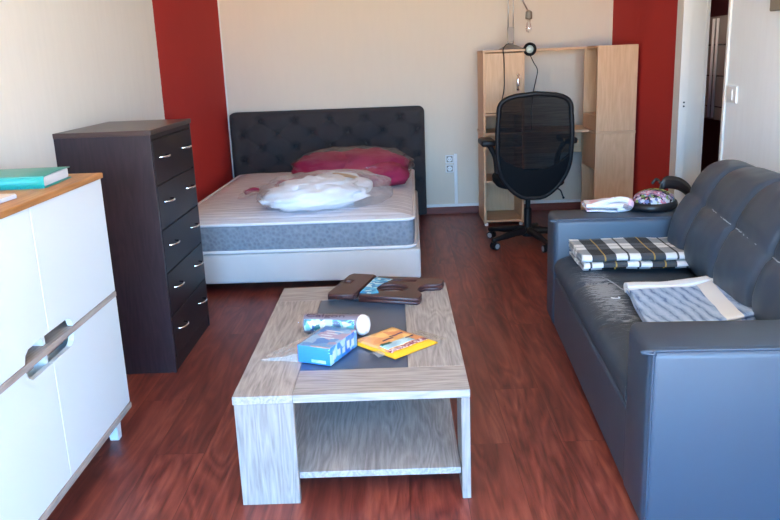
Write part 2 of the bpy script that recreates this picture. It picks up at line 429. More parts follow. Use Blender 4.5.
def loft(bm, rings, closed_ring=True, caps=True):
    R = [[bm.verts.new(p) for p in r] for r in rings]; n = len(R[0])
    for i in range(len(R)-1):
        for k in range(n if closed_ring else n-1):
            bm.faces.new((R[i][k], R[i][(k+1) % n], R[i+1][(k+1) % n], R[i+1][k]))
    if caps and closed_ring:
        bm.faces.new(R[0]); bm.faces.new(R[-1])
    return bm
def grid(bm, nu, nv, fn, uvfn=None, mat=0):
    V = [[bm.verts.new(fn(i/nu, j/nv)) for j in range(nv+1)] for i in range(nu+1)]
    uvl = bm.loops.layers.uv.verify() if uvfn else None
    for i in range(nu):
        for j in range(nv):
            f = bm.faces.new((V[i][j], V[i+1][j], V[i+1][j+1], V[i][j+1])); f.material_index = mat
            if uvfn:
                for lp, (a, b) in zip(f.loops, ((i, j), (i+1, j), (i+1, j+1), (i, j+1))):
                    lp[uvl].uv = uvfn(a/nu, b/nv)
    return V
def blob(bm, c, r, seed=0, amp=.12, freq=2.5, flat=None, rot=0, nu=40, nv=24, power=1.0):
    """lumpy ellipsoid; flat = lowest z it may reach"""
    cr, sr = math.cos(rot), math.sin(rot)
    def P(i, j):
        th = 2*PI*i/nu; ph = -PI/2 + PI*j/nv
        def sp(v): return math.copysign(abs(v)**power, v)
        d = Vector((sp(math.cos(ph))*sp(math.cos(th)), sp(math.cos(ph))*sp(math.sin(th)), sp(math.sin(ph))))
        k = 1 + amp*noise.fractal(d*freq + Vector((seed*7.1, seed*3.3, seed)), .8, 2.0, 3)
        x, y, z = d.x*r[0]*k, d.y*r[1]*k, d.z*r[2]*k
        p = Vector((c[0]+x*cr-y*sr, c[1]+x*sr+y*cr, c[2]+z))
        if flat is not None and p.z < flat: p.z = flat
        return p
    bot = bm.verts.new(P(0, 0)); top = bm.verts.new(P(0, nv))
    V = [[bm.verts.new(P(i, j)) for j in range(1, nv)] for i in range(nu)]
    for i in range(nu):
        a, b = V[i], V[(i+1) % nu]
        bm.faces.new((bot, b[0], a[0])); bm.faces.new((top, a[-1], b[-1]))
        for j in range(nv-2): bm.faces.new((a[j], b[j], b[j+1], a[j+1]))
    return bm
def outline_mesh(name, outlines, z0, z1, mat, parent=None, bev=.002):
    """flat shape with holes, given as 2D outlines, as a solid of real thickness"""
    cu = bpy.data.curves.new(name, 'CURVE'); cu.dimensions = '2D'; cu.fill_mode = 'BOTH'
    cu.extrude = (z1-z0)/2-bev; cu.bevel_depth = bev; cu.bevel_resolution = 1; cu.offset = -bev
    for o in outlines:
        s = cu.splines.new('POLY'); s.points.add(len(o)-1); s.use_cyclic_u = True
        for p, q in zip(s.points, o): p.co = (q[0], q[1], 0, 1)
    tmp = bpy.data.objects.new(name+'_tmp', cu); COL.objects.link(tmp)
    me = bpy.data.meshes.new_from_object(tmp); bpy.data.objects.remove(tmp); bpy.data.curves.remove(cu)
    me.name = name
    me.materials.clear(); me.materials.append(mat)
    for v in me.vertices: v.co.z += (z0+z1)/2
    o = bpy.data.objects.new(name, me); COL.objects.link(o)
    if parent: o.parent = parent
    return o
def text_mesh(name, s, size, mat, parent, M4, depth=.0004):
    cu = bpy.data.curves.new(name, 'FONT'); cu.body = s; cu.size = size; cu.extrude = depth; cu.align_x = 'CENTER'; cu.align_y = 'CENTER'
    tmp = bpy.data.objects.new(name+'_tmp', cu); COL.objects.link(tmp)
    me = bpy.data.meshes.new_from_object(tmp); bpy.data.objects.remove(tmp); bpy.data.curves.remove(cu)
    me.name = name; me.materials.clear(); me.materials.append(mat); me.transform(M4)
    o = bpy.data.objects.new(name, me); COL.objects.link(o); o.parent = parent
    return o
def rot2(pts, c, a):
    ca, sa = math.cos(a), math.sin(a)
    return [(c[0]+x*ca-y*sa, c[1]+x*sa+y*ca) for x, y in pts]

# ------------------------------------------------------------------ room
XL, XR, YB, YF, ZC = -1.468, 1.86, 6.88, -2.4, 2.55
WX0, WX1, WZ0, WZ1 = -1.3, 1.72, .08, 2.42
HX = 2.9          # hallway far wall
struct('floor', B(XL-.1, HX+.1, YF-.1, 8.6, -.06, 0), M['floor'])
struct('ceiling', B(XL-.1, HX+.1, YF-.1, 8.6, ZC, ZC+.08), M['ceiling'])
struct('wall_left', B(XL-.1, XL, YF-.1, YB+.1, 0, ZC), M['wall_left'])
struct('wall_back', B(XL, XR, YB, YB+.1, 0, ZC), M['wall_back'])
DY0, DY1, DZ = 4.50, 5.215, 2.05
bm = bmesh.new()
VY0, VY1 = -1.8, -.7      # unseen window added behind the camera to light the sideboard from the right
box(bm, XR, XR+.16, YF-.1, VY0, 0, ZC); box(bm, XR, XR+.16, VY1, DY0, 0, ZC)
box(bm, XR, XR+.16, VY0, VY1, 0, WZ0); box(bm, XR, XR+.16, VY0, VY1, WZ1, ZC); box(bm, XR, XR+.16, DY1+.0, 8.6, 0, ZC); box(bm, XR, XR+.16, DY0, DY1, DZ, ZC)
struct('wall_right', bm, M['wall_right'])
# hallway seen through the doorway
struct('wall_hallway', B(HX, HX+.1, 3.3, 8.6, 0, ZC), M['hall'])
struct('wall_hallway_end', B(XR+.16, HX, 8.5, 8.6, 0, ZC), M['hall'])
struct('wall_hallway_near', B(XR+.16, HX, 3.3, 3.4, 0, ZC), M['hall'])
pan = struct('trim_hallway_tiles', B(HX-.015, HX, 5.2, 8.5, .72, 1.62), M['tile'])
bm = bmesh.new()
for y in (7.16, 7.25): tube(bm, [(HX-.04, y, .74), (HX-.04, y, 1.6)], .013, 8)
tag(mk('wall_bars', bm, M['white_plastic'], smooth=True), 'pair of thin pale upright bars on the dark hallway tiles beyond the doorway', 'bar')  # two slim pale uprights in front of the tiles
hl = bpy.data.lights.new('hallway_fill', 'POINT'); hl.energy = 13; hl.shadow_soft_size = .08; hl.color = (1, .93, .82)  # unseen fill lamp, added to lift the dark hallway tiles
ho = bpy.data.objects.new('hallway_fill', hl); COL.objects.link(ho); ho.location = (2.45, 6.6, 2.35)
# window wall behind the camera
bm = bmesh.new()
box(bm, XL, WX0, YF-.1, YF, 0, ZC); box(bm, WX1, XR, YF-.1, YF, 0, ZC)
box(bm, WX0, WX1, YF-.1, YF, 0, WZ0); box(bm, WX0, WX1, YF-.1, YF, WZ1, ZC)
struct('wall_front', bm, M['wall_front'])
bm = bmesh.new()
for a, b in ((WX0, WX0+.06), (WX1-.06, WX1), ((WX0+WX1)/2-.04, (WX0+WX1)/2+.04)): box(bm, a, b, YF-.08, YF-.02, WZ0, WZ1)
box(bm, WX0, WX1, YF-.08, YF-.02, WZ0, WZ0+.06); box(bm, WX0, WX1, YF-.08, YF-.02, WZ1-.06, WZ1)
w = struct('window_1', bm, M['white_paint'])
bm = bmesh.new(); box(bm, WX0+.05, WX1-.05, YF-.055, YF-.05, WZ0+.05, WZ1-.05)
mk('glass_pane', bm, M['glazing'], w)
bm = bmesh.new()
for a, b in ((VY0, VY0+.06), (VY1-.06, VY1), ((VY0+VY1)/2-.04, (VY0+VY1)/2+.04)): box(bm, XR+.06, XR+.12, a, b, WZ0, WZ1)
box(bm, XR+.06, XR+.12, VY0, VY1, WZ0, WZ0+.06); box(bm, XR+.06, XR+.12, VY0, VY1, WZ1-.06, WZ1)
w = struct('added_window', bm, M['white_paint'])
mk('glass_pane', B(XR+.09, XR+.095, VY0+.05, VY1-.05, WZ0+.05, WZ1-.05), M['glazing'], w)
# door frame: far jamb faces the camera
bm = bmesh.new()
box(bm, XR-.012, XR, DY1, DY1+.085, 0, DZ+.07, .004)                 # casing on the room side
box(bm, XR-.012, XR, DY0-.03, DY0, 0, DZ+.07, .004)
box(bm, XR-.012, XR, DY0, DY1, DZ, DZ+.07, .004)
box(bm, XR-.012, XR+.045, DY1-.035, DY1, 0, DZ)                        # stepped jamb
box(bm, XR+.05, XR+.16, DY1-.022, DY1, 0, DZ)
box(bm, XR+.1405, XR+.1595, DY1-.03, DY1-.023, 0, DZ)
dt = struct('trim_doorframe', bm, M['white_paint'])
bm = bmesh.new()
for z in (1.015, .99): lathe(bm, [(.006, 0), (.006, .004)], (XR+.02, DY1-.0385, z), (0, 1, 0), 10)
mk('strike_hole', bm, M['screw'], dt)
# baseboards
struct('baseboard_back', B(XL, XR, YB-.018, YB, 0, .062, .003), M['base_red'])
struct('baseboard_left', B(XL, XL+.015, YF, YB-.018, 0, .062), M['base_red'])
bm = bmesh.new(); box(bm, XR-.015, XR, VY1, DY0-.03, 0, .062); box(bm, XR-.015, XR, DY1+.085, YB-.018, 0, .062)
struct('baseboard_right', bm, M['base_red'])
struct('trim_1', B(XL, XR, YB-.014, YB, .0625, .088, .003), M['white_plastic'])   # cable trunking run above the skirting
struct('trim_2', B(XL, XL+.012, YB-.012, YB, .09, ZC), M['white_paint'])          # unpainted corner strip

# wall fittings on the far wall
def outlet(z, label):
    t = thing('power_outlet', label, 'power outlet', (.458, YB, z))
    mk('back_plate', B(-.036, .036, -.012, 0, -.036, .036, .004), M['white_plastic'], t)
    bm = bmesh.new(); box(bm, -.026, .026, -.0135, -.0118, -.026, .026, .001)
    mk('surround', bm, M['grey_plastic'], t)
    bm = bmesh.new(); lathe(bm, [(.0215, .001), (.0215, -.002), (.020, -.003)], (0, -.0135, 0), (0, 1, 0), 24)
    mk('socket_face', bm, M['white_plastic'], t)
    bm = bmesh.new()
    for x in (-.009, .009): lathe(bm, [(.003, 0), (.003, -.002)], (x, -.0165, 0), (0, 1, 0), 8)
    mk('pin_hole', bm, M['screw'], t)
outlet(.488, 'upper white wall socket between bed and desk, above its twin')
outlet(.405, 'lower white wall socket between bed and desk, under its twin')
tag(mk('cable_trunking', B(.497, .525, YB-.016, YB, .089, .535, .003), M['white_plastic']), 'white upright cable duct on far wall running down beside the two sockets', 'cable duct')
t = thing('light_switch', 'white rocker light switch on pale right wall above sofa', 'light switch', (XR, 4.385, 1.10))
mk('back_plate', B(-.012, 0, -.062, .062, -.045, .045, .004), M['white_plastic'], t)
mk('rocker', B(-.018, -.0115, -.022, .022, -.03, .03, .003), M['white_plastic'], t)
tag(mk('wall_thermostat', B(XR-.03, XR, 3.80, 3.972, 1.515, 1.64, .006), M['grey_plastic']), 'grey-brown box mounted high on right wall at the photo edge', 'wall box')

# ------------------------------------------------------------------ white sideboard
CX, CY0, CY1 = -1.05, 1.615, 2.726
sb = thing('sideboard', 'white four-door sideboard with oak top against left wall', 'sideboard', (CX, 2.17, 0))
W2 = .556
bm = bmesh.new()
box(bm, -.40, -.06, -W2+.001, W2-.001, .14, .992)
box(bm, -.06, -.0195, -W2+.001, -W2+.017, .14, .992); box(bm, -.06, -.0195, W2-.017, W2-.001, .14, .992)
box(bm, -.06, -.0195, -.008, .008, .14, .992)
mk('carcass', bm, M['white_lacquer'], sb)
mk('base_board', B(-.40, .004, -W2, W2, .117, .139, .002), M['pale_wood'], sb)
mk('top', B(-.404, .008, -W2-.006, W2+.004, .994, 1.013, .003), M['oak'], sb)
mk('divider', B(-.39, .002, -W2+.001, W2-.002, .560, .579, .001), M['pale_wood'], sb)
ND, NL, CH = .036, .165, .03
def door(side, upper):
    y0, y1 = (.001, W2-.003) if side > 0 else (-(W2-.003), -.001)
    z0, z1 = (.5805, .9925) if upper else (.141, .558)
    s = side
    a = .001*s; e = y1 if s > 0 else y0
    if upper:
        pts = [(a, z0+ND), (s*(NL-.03), z0+ND), (s*(NL-.008), z0+ND-.012), (s*NL, z0+ND-.03), (s*NL, z0), (e, z0), (e, z1), (a, z1)]
    else:
        pts = [(a, z1-ND), (s*(NL-.03), z1-ND), (s*(NL-.008), z1-ND+.012), (s*NL, z1-ND+.03), (s*NL, z1), (e, z1), (e, z0), (a, z0)]
    bm = bmesh.new(); prism(bm, pts, 'X', -.018, 0)
    bmesh.ops.bevel(bm, geom=[e for e in bm.edges], offset=.0012, segments=1, affect='EDGES')
    mk('door', bm, M['white_lacquer'], sb)
for u in (True, False):
    for s in (1, -1): door(s, u)
mk('handle_recess', B(-.0595, -.057, -.2, .2, .51, .63), M['pale_wood'], sb)
for x, y in ((-.070, W2-.026), (-.070, -W2+.026), (-.36, W2-.05), (-.36, -W2+.05)):
    bm = bmesh.new(); dx = .008 if x > -.2 else -.008
    lo = [(x+dx-.016, y-.016), (x+dx+.016, y-.016), (x+dx+.016, y+.016), (x+dx-.016, y+.016)]
    hi = [(x-.025, y-.025), (x+.025, y-.025), (x+.025, y+.025), (x-.025, y+.025)]
    loft(bm, [[(p[0], p[1], 0) for p in lo], [(p[0], p[1], .117) for p in hi]])
    mk('leg', bm, M['white_lacquer'], sb)
# things on the sideboard
bk = thing('book', 'teal-covered book lying flat on the sideboard oak top', 'book', (-1.235, 2.385, 1.006), math.radians(-6))
mk('page_block', B(-.125, .098, -.147, .197, .003, .034, .003), M['paper'], bk)
bm = bmesh.new(); box(bm, -.13, .105, -.155, .203, 0, .003)
mk('back_cover', bm, M['teal'], bk)
bm = bmesh.new()
grid(bm, 14, 4, lambda u, v: Vector((-.13+.235*u, -.155+.358*v, .0345+.006*math.sin(u*PI)*(1-v*.4))))
o = mk('front_cover', bm, M['teal_top'], bk, smooth=True); sd = o.modifiers.new('s', 'SOLIDIFY'); sd.thickness = .003; sd.offset = 1
bm = bmesh.new()
pts = [(-.21, .0)]
prism(bm, [(.098, .0), (.106, .004), (.109, .018), (.106, .034), (.098, .038), (.1035, .03), (.105, .018), (.1035, .008)][::-1], 'Y', -.155, .203)
bmesh.ops.transform(bm, matrix=Matrix.Identity(4), verts=bm.verts[:])
mk('spine', bm, M['teal'], bk, smooth=True)
bk.rotation_euler = (0, 0, math.radians(-90+3)); bk.location = (-1.307, 2.485, 1.0135)
nb = thing('booklet', 'pale blue and cream booklet lying near the sideboard front edge', 'booklet', (-1.185, 2.105, 1.0135), math.radians(-4))
mk('page_block', B(-.12, .075, -.15, .115, 0, .012, .002), M['paper'], nb)
mk('cover', B(-.121, .073, -.151, .113, .012, .0145, .001), M['pinkpaper'], nb)

# ------------------------------------------------------------------ dark dresser
DX0, DX1, DYa, DYb, DH = -.416, 0.0, 0.0, .672, 1.108
dr = thing('dresser', 'tall dark wenge chest of five drawers against left wall', 'chest of drawers', (-1.051, 3.338, 0))
bm = bmesh.new()
box(bm, DX0, DX1-.002, DYa, DYa+.018, 0, DH-.022, .001); box(bm, DX0, DX1-.002, DYb-.018, DYb, 0, DH-.022, .001)
box(bm, DX0, DX0+.01, DYa+.018, DYb-.018, .02, DH-.022); box(bm, DX0+.01, DX1-.03, DYa+.018, DYb-.018, .03, DH-.03)
mk('carcass', bm, M['wenge_z'], dr)
mk('top', B(DX0, DX1+.004, DYa-.004, DYb+.004, DH-.022, DH, .002), M['wenge_top_glare'], dr)
mk('plinth', B(DX1-.03, DX1-.006, DYa+.018, DYb-.018, 0, .063), M['wenge_y'], dr)
z0, z1 = .066, DH-.045
for k in range(5):
    a = z0+(z1-z0)*k/5; b = z0+(z1-z0)*(k+1)/5
    d = mk('drawer', B(DX1-.03, DX1-.001, DYa+.021, DYb-.021, a+.003, b-.003, .0015), M['wenge_y'], dr)
    for y in (.145, .52):
        bm = bmesh.new(); zc = (a+b)/2+.018; h = .05
        tube(bm, smooth_path([(-.002, y-h, zc), (.018, y-h*.86, zc), (.027, y-h*.4, zc), (.028, y, zc), (.027, y+h*.4, zc), (.018, y+h*.86, zc), (-.002, y+h, zc)], 4), .0045, 8)
        mk('handle', bm, M['chrome'], d, smooth=True)
mk('top_rail', B(DX1-.03, DX1-.004, DYa+.019, DYb-.019, z1+.001, DH-.023), M['wenge_y'], dr)

# ------------------------------------------------------------------ bed
BR = math.radians(-1.2)
bed = thing('bed', 'double bed with charcoal buttoned headboard and pale fabric base', 'bed', (.10, 4.545, 0), BR)
BW, BL = 1.515, 2.16
bm = bmesh.new(); box(bm, -BW, .018, 0, BL, .065, .252, .018, 3)
autosmooth(mk('base', bm, M['bed_fabric'], bed))
for x in (-BW+.1, -.1):
    for y in (.12, BL-.12):
        bm = bmesh.new(); lathe(bm, [(.025, 0), (.03, .068)], (x, y, 0)); mk('leg', bm, M['black_plastic'], bed)
# buttoned headboard
HX0, HX1, HZ0, HZ1, HY = -1.585, .095, .03, .966, BL+.012
hw = (HX0+HX1)/2
btn = []
for r in range(6):
    z = .888-.112*r; off = (r % 2 == 1)
    xs = [-.585+ .303*k for k in range(5)] if not off else [-.74+.303*k for k in range(6)]
    for x in xs:
        if HX0+.06 < hw+x+.0 < HX1-.05: btn.append((hw+x+.005, z))
def pad(x, z):
    # depth towards the sitter: soft bulge with dips at buttons and shallow folds along the diagonals
    d = min((math.hypot((x-bx), (z-bz)) for bx, bz in btn))
    dip = -.034*math.exp(-(d/.030)**2) - .012*math.exp(-(d/.07)**2)
    u = (x-btn[0][0])/.303; w_ = (z-.888)/.224
    f1 = abs(((u+w_) % 1)-.5); f2 = abs(((u-w_) % 1)-.5)
    ins = 1 if (z < .91 and HX0+.08 < x < HX1-.08) else .0
    f = -.006*ins*(math.exp(-((.5-f1)/.045)**2)+math.exp(-((.5-f2)/.045)**2))
    ex = min(x-HX0, HX1-x, HZ1-z); edge = -.045*math.exp(-max(ex, 0)/.018)
    return dip+f+edge
bm = bmesh.new()
def hbp(u, v):
    x = HX0+(HX1-HX0)*u; z = HZ0+(HZ1-HZ0)*v
    r = .05   # rounded top corners
    cx = max(HX0+r-x, x-(HX1-r), 0); cz = max(z-(HZ1-r), 0)
    if cx > 0 and cz > 0:
        L = max(cx, cz); q = L/math.hypot(cx, cz)
        nx = cx*q; nz = cz*q
        x = (HX0+r-nx) if x < hw else (HX1-r+nx); z = HZ1-r+nz
    return Vector((x, HY-pad(x, z)-.0, z))
V = grid(bm, 220, 124, hbp)
be = [v for v in bm.verts if v.is_boundary]
ex = bmesh.ops.extrude_edge_only(bm, edges=[e for e in bm.edges if e.is_boundary])
nv = [g for g in ex['geom'] if isinstance(g, bmesh.types.BMVert)]
for v in nv: v.co.y = HY+.095
bmesh.ops.contextual_create(bm, geom=[e for e in bm.edges if e.is_boundary])
hb = autosmooth(mk('headboard', bm, M['headboard'], bed), 50)
for bx, bz in btn:
    if bz > .36:
        bm = bmesh.new(); lathe(bm, [(.0005, -.007), (.008, -.0055), (.0125, -.001), (.0125, .006)], (bx, HY+.036, bz), (0, 1, 0), 12)
        mk('button', bm, M['button'], hb, smooth=True)
# mattress is a thing of its own lying on the base
ma = thing('mattress', 'white quilted mattress with grey side border lying on the bed base', 'mattress', (.10, 4.545, .252), BR)
MW0, MW1, ML0, ML1 = -BW+.0, -.016, .012, BL-.01
def ring_rr(x0, x1, y0, y1, r, z, n=8):
    out = []
    for cx, cy, a0 in ((x1-r, y0+r, -PI/2), (x1-r, y1-r, 0), (x0+r, y1-r, PI/2), (x0+r, y0+r, PI)):
        for k in range(n+1):
            a = a0+PI/2*k/n; out.append((cx+r*math.cos(a), cy+r*math.sin(a), z))
    return out
MH = .195
bm = bmesh.new()
loft(bm, [ring_rr(MW0-.0+i, MW1-i, ML0+i, ML1-i, .07, z) for i, z in ((.012, -.03+.03), (.004, .012), (0, .03), (-.004, MH/2), (0, MH-.03), (.004, MH-.015))])
autosmooth(mk('border', bm, M['mattress_side'], ma), 50)
bm = bmesh.new()
def mtop(u, v):
    x = MW0+.003+(MW1-MW0-.006)*u; y = ML0+.003+(ML1-ML0-.006)*v
    r = .07; cx = max(MW0+r-x, x-(MW1-r), 0); cy = max(ML0+r-y, y-(ML1-r), 0)
    if cx > 0 and cy > 0:
        L = max(cx, cy); q = L/math.hypot(cx, cy); nx, ny = cx*q, cy*q
        x = (MW0+r-nx) if x < (MW0+MW1)/2 else (MW1-r+nx); y = (ML0+r-ny) if y < (ML0+ML1)/2 else (ML1-r+ny)
    e = min(u*1.5, (1-u)*1.5, v*2.1, (1-v)*2.1)
    z = MH-.013+.045*(1-math.exp(-e/.09)) + .003*noise.noise((x*7, y*16, 0)) - .003*abs(math.sin(y*PI*8.5))**.3
    return Vector((x, y, z))
grid(bm, 70, 110, mtop)
mk('quilted_top', bm, M['mattress_top'], ma, smooth=True)
for z, r in ((MH-.014, .010), (.012, .010)):
    bm = bmesh.new(); tube(bm, ring_rr(MW0-.003, MW1+.003, ML0-.003, ML1+.003, .07, z), r, 8, closed=True)
    mk('piping', bm, M['piping'], ma, smooth=True)

# bagged bedding on the mattress
ZT = .252+MH+.034
mb = thing('bagged_duvet', 'maroon duvet packed in a clear plastic bag near the headboard', 'bagged duvet', (-.37, 5.78, ZT))
bm = bmesh.new()
blob(bm, (.15, .06, .10), (.30, .22, .14), 3, .14, 2.2, -.002)
blob(bm, (-.15, .06, .10), (.28, .20, .125), 5, .15, 2.2, -.002)
blob(bm, (.26, -.10, .06), (.19, .20, .10), 9, .12, 2.2, -.002)
mk('duvet', bm, M['maroon'], mb, smooth=True)
bm = bmesh.new(); blob(bm, (.04, .14, .185), (.24, .11, .028), 6, .3, 3.0); mk('cardboard_insert', bm, M['tan_paper'], mb, smooth=True)
bm = bmesh.new(); blob(bm, (.03, .04, .10), (.45, .36, .155), 4, .08, 3.2, -.004, nu=72, nv=36, power=.85); mk('plastic_bag', bm, M['film'], mb, smooth=True)
bm = bmesh.new()
def tail(u, v):
    x = -.30-.42*u; y = (-.16-.22*u)+(v-.5)*(.16+.34*u)
    z = .05*(1-u)**1.5+.012+.03*max(0, noise.noise((x*9, y*9, 3)))
    return Vector((x, y, z))
grid(bm, 26, 22, tail); mk('loose_film', bm, M['film_tan'], mb, smooth=True)
bm = bmesh.new(); tube(bm, smooth_path([(-.38, -.10, .05), (-.46, -.16, .035), (-.53, -.15, .02)]), [.02]*6+[.03]*4+[.012]*3, 8)
mk('maroon_tie', bm, M['maroon'], mb, smooth=True)
bm = bmesh.new(); tube(bm, smooth_path([(-.70, -.40, .015), (-.66, -.34, .025), (-.63, -.30, .015)]), .016, 8)
mk('maroon_tie', bm, M['maroon'], mb, smooth=True)

wb = thing('bagged_pillow', 'white pillow in clear plastic bag lying in front of maroon duvet', 'bagged pillow', (-.53, 4.86, ZT))
bm = bmesh.new()
blob(bm, (0, 0, .06), (.33, .20, .085), 11, .20, 3.2, -.004, rot=.25)
blob(bm, (.0, .06, .10), (.27, .15, .07), 14, .24, 3.6, -.004, rot=.2)
mk('pillow', bm, M['white_cotton'], wb, smooth=True)
bm = bmesh.new(); blob(bm, (.06, .09, .07), (.42, .30, .13), 12, .10, 3.4, -.004, rot=.4, nu=72, nv=36, power=.85); mk('plastic_bag', bm, M['film_milky'], wb, smooth=True)
bm = bmesh.new(); blob(bm, (.12, .38, .11), (.17, .12, .045), 15, .12, 2.5, None, rot=-.55); blob(bm, (.27, .24, .075), (.085, .12, .055), 16, .1, 2.5, None, rot=-.4)
mk('folded_case', bm, M['white_cotton'], wb, smooth=True)
bm = bmesh.new()
grid(bm, 12, 6, lambda u, v: Vector((.10+.22*u-.03*v, .385-.115*u+(v-.5)*.11-.02, .155+.012*math.sin(u*PI)-.03*abs(v-.5)-.035*u)))
o = mk('paper_label', bm, M['tan_paper'], wb, smooth=True); sd = o.modifiers.new('s', 'SOLIDIFY'); sd.thickness = .002

# ------------------------------------------------------------------ coffee table
TX0, TX1, TY0, TY1, TZ = 0, .733, 0, 1.182, .373
ct = thing('coffee_table', 'grey oak coffee table with dark glass centre in middle of the floor', 'coffee table', (-.5365, 2.206, 0))
ZB = TZ-.026
lw_ = .186
mk('plank', B(TX0, TX0+lw_, TY0, TY1-.205, ZB, TZ, .0015), M['ct_y'], ct)
mk('plank', B(TX0+lw_+.001, TX1, TY0, TY0+.196, ZB, TZ, .0015), M['ct_x'], ct)
mk('plank', B(TX1-lw_, TX1, TY0+.197, TY1, ZB, TZ, .0015), M['ct_y'], ct)
mk('plank', B(TX0, TX1-lw_-.001, TY1-.204, TY1, ZB, TZ, .0015), M['ct_x'], ct)
mk('glass_inset', B(TX0+lw_+.001, TX1-lw_-.001, TY0+.197, TY1-.205, ZB, TZ-.002, .001), M['dark_glass'], ct)
mk('leg', B(.004, .188, .001, .028, 0, ZB-.0005, .0015), M['ct_z'], ct)
mk('leg', B(TX1-.028, TX1-.001, .001, .186, 0, ZB-.0005, .0015), M['ct_z'], ct)
mk('leg', B(TX1-.188, TX1-.004, TY1-.028, TY1-.001, 0, ZB-.0005, .0015), M['ct_z'], ct)
mk('leg', B(.001, .028, TY1-.186, TY1-.001, 0, ZB-.0005, .0015), M['ct_z'], ct)
mk('shelf', B(.03, TX1-.03, .03, TY1-.03, .072, .094, .0015), M['ct_y'], ct)
# folding stool, folded flat
fs = thing('folding_stool', 'dark brown plastic folding step stool folded flat on the coffee table', 'step stool', (0, 0, TZ))
A = [(-.318, 3.168), (-.318, 3.20), (-.243, 3.470), (-.224, 3.492), (-.128, 3.462), (-.120, 3.445), (-.196, 3.183), (-.21, 3.158)]
hole = [(-.262, 3.335), (-.25, 3.385), (-.215, 3.375), (-.228, 3.325)]
outline_mesh('seat_panel', [A, hole], .004, .030, M['brown_plastic'], fs, .004)
def arc(cx, cy, rx, ry, a0, a1, n=10): return [(cx+rx*math.cos(a0+(a1-a0)*k/n), cy+ry*math.sin(a0+(a1-a0)*k/n)) for k in range(n+1)]
Bo = [(-.185, 3.135), (-.1, 3.115), (.058, 3.062), (.070, 3.075), (.082, 3.125), (.074, 3.155)] + [(.066, 3.19), (.075, 3.235), (.10, 3.262)] + [(.135, 3.262), (.165, 3.262), (.178, 3.285), (.186, 3.325), (.18, 3.345), (.02, 3.40), (-.108, 3.425)]
h1 = [p for p in rot2(arc(0, 0, .075, .055, 0, 2*PI*23/24, 23), (-.045, 3.235), -.25)]
h2 = rot2([(-.075, -.014), (.065, -.014), (.065, .014), (-.075, .014)], (.0, 3.345), -.24)
outline_mesh('leg_frame', [Bo, h1, h2], 0, .014, M['brown_plastic'], fs, .003)
outline_mesh('leg_frame', [Bo, h1, h2], .0155, .030, M['brown_plastic'], fs, .003)
tg = outline_mesh('paper_tag', [[(-.183, 3.165), (-.125, 3.385), (-.115, 3.40), (-.075, 3.38), (-.04, 3.36), (-.085, 3.30), (-.112, 3.23), (-.10, 3.16), (-.125, 3.15)]], .0305, .0325, M['tag_blue'], fs, .0005)
for x, y in ((-.198, 3.16), (-.128, 3.45)):
    bm = bmesh.new(); lathe(bm, [(.008, -.012), (.008, .012)], (x, y, .018), (.25, 1, 0), 12)
    mk('hinge', bm, M['brown_plastic'], fs)
# roll in clear wrap
rl = thing('wrapped_roll', 'plastic-wrapped roll with aqua label and white round end on coffee table', 'roll', (-.258, 2.757, TZ+.038), math.radians(-9))
bm = bmesh.new(); lathe(bm, [(.028, -.115), (.036, -.112), (.036, .105), (.03, .108)], (0, 0, 0), (1, 0, 0), 28); autosmooth(mk('core', bm, M['roll_grey'], rl))
bm = bmesh.new()
grid(bm, 20, 10, lambda u, v: Vector((-.105+.185*u, -.0368*math.sin(-.55+1.5*v), .0368*math.cos(-.55+1.5*v)))) if False else grid(bm, 20, 10, lambda u, v: Vector((-.108+.19*u, -.0368*math.cos(-.5+1.25*v), .0368*math.sin(-.5+1.25*v))))
mk('paper_label', bm, M['teal_print'], rl, smooth=True)
bm = bmesh.new(); lathe(bm, [(.039, .0), (.039, .008), (.035, .018), (.024, .024), (.001, .026)], (.104, -.004, -.001), (1, -.35, .1), 24); mk('end_cap', bm, M['roll_white'], rl, smooth=True)
text_mesh('lettering', 'Calgon', .04, M['ink'], rl, Matrix.Translation((-.03, -.0125, .0352)) @ Matrix.Rotation(math.radians(20), 4, 'X') @ Matrix.Diagonal((1.35, .62, 1, 1)))
bm = bmesh.new()
def wrap(u, v):
    a = 2*PI*v; x = -.135+.265*u; k = .0395 if .08 < u < .93 else .034
    k += .0025*noise.noise((x*30, math.cos(a)*2, math.sin(a)*2))
    return Vector((x, -k*math.cos(a), max(k*math.sin(a), -.0375)))
grid(bm, 30, 28, wrap); mk('plastic_wrap', bm, M['film_small'], rl, smooth=True)
# blue carton
bx = thing('carton', 'small blue carton in clear wrap at front of coffee table objects', 'carton', (-.265, 2.545, TZ+.001), math.radians(-24))
bm = bmesh.new(); box(bm, -.062, .062, -.10, .10, 0, .062, .002)
for f in bm.faces:
    n = f.normal; f.normal_update(); n = f.normal
    f.material_index = 1 if n.z > .8 else (2 if n.y < -.8 else 0)
mk('carton_body', bm, [M['box_blue'], M['box_top'], M['box_front']], bx, recalc=False)
mk('flap_strip', B(-.012, .062, -.101, -.092, .0622, .0632), M['pinkpaper'], bx)
bm = bmesh.new()
for k in range(4): box(bm, -.035+.012*(k % 2), .03-.01*(k % 3), .055-.022*k, .063-.022*k, .0621, .0628)
mk('printed_lines', bm, M['white_ink'], bx)
bm = bmesh.new()
for k in range(5): box(bm, .0625, .0632, -.08+.034*k, -.062+.034*k, .014+.004*(k % 2), .046-.006*(k % 3))
mk('side_print', bm, M['white_ink'], bx)
bm = bmesh.new(); box(bm, -.01, .045, -.1008, -.1003, .006, .017); mk('end_print', bm, M['aqua'], bx)
bm = bmesh.new()
def film(u, v):
    ax, ay = -.064, -.10+.19*v; px, py = -.195, -.13+.10*v
    x = ax+(px-ax)*u; y = ay+(py-ay)*u
    z = .061*(1-u)**1.3*(.45+.55*v)+.004+.006*noise.noise((x*40, y*40, 1))
    return Vector((x, y, max(z, .002)))
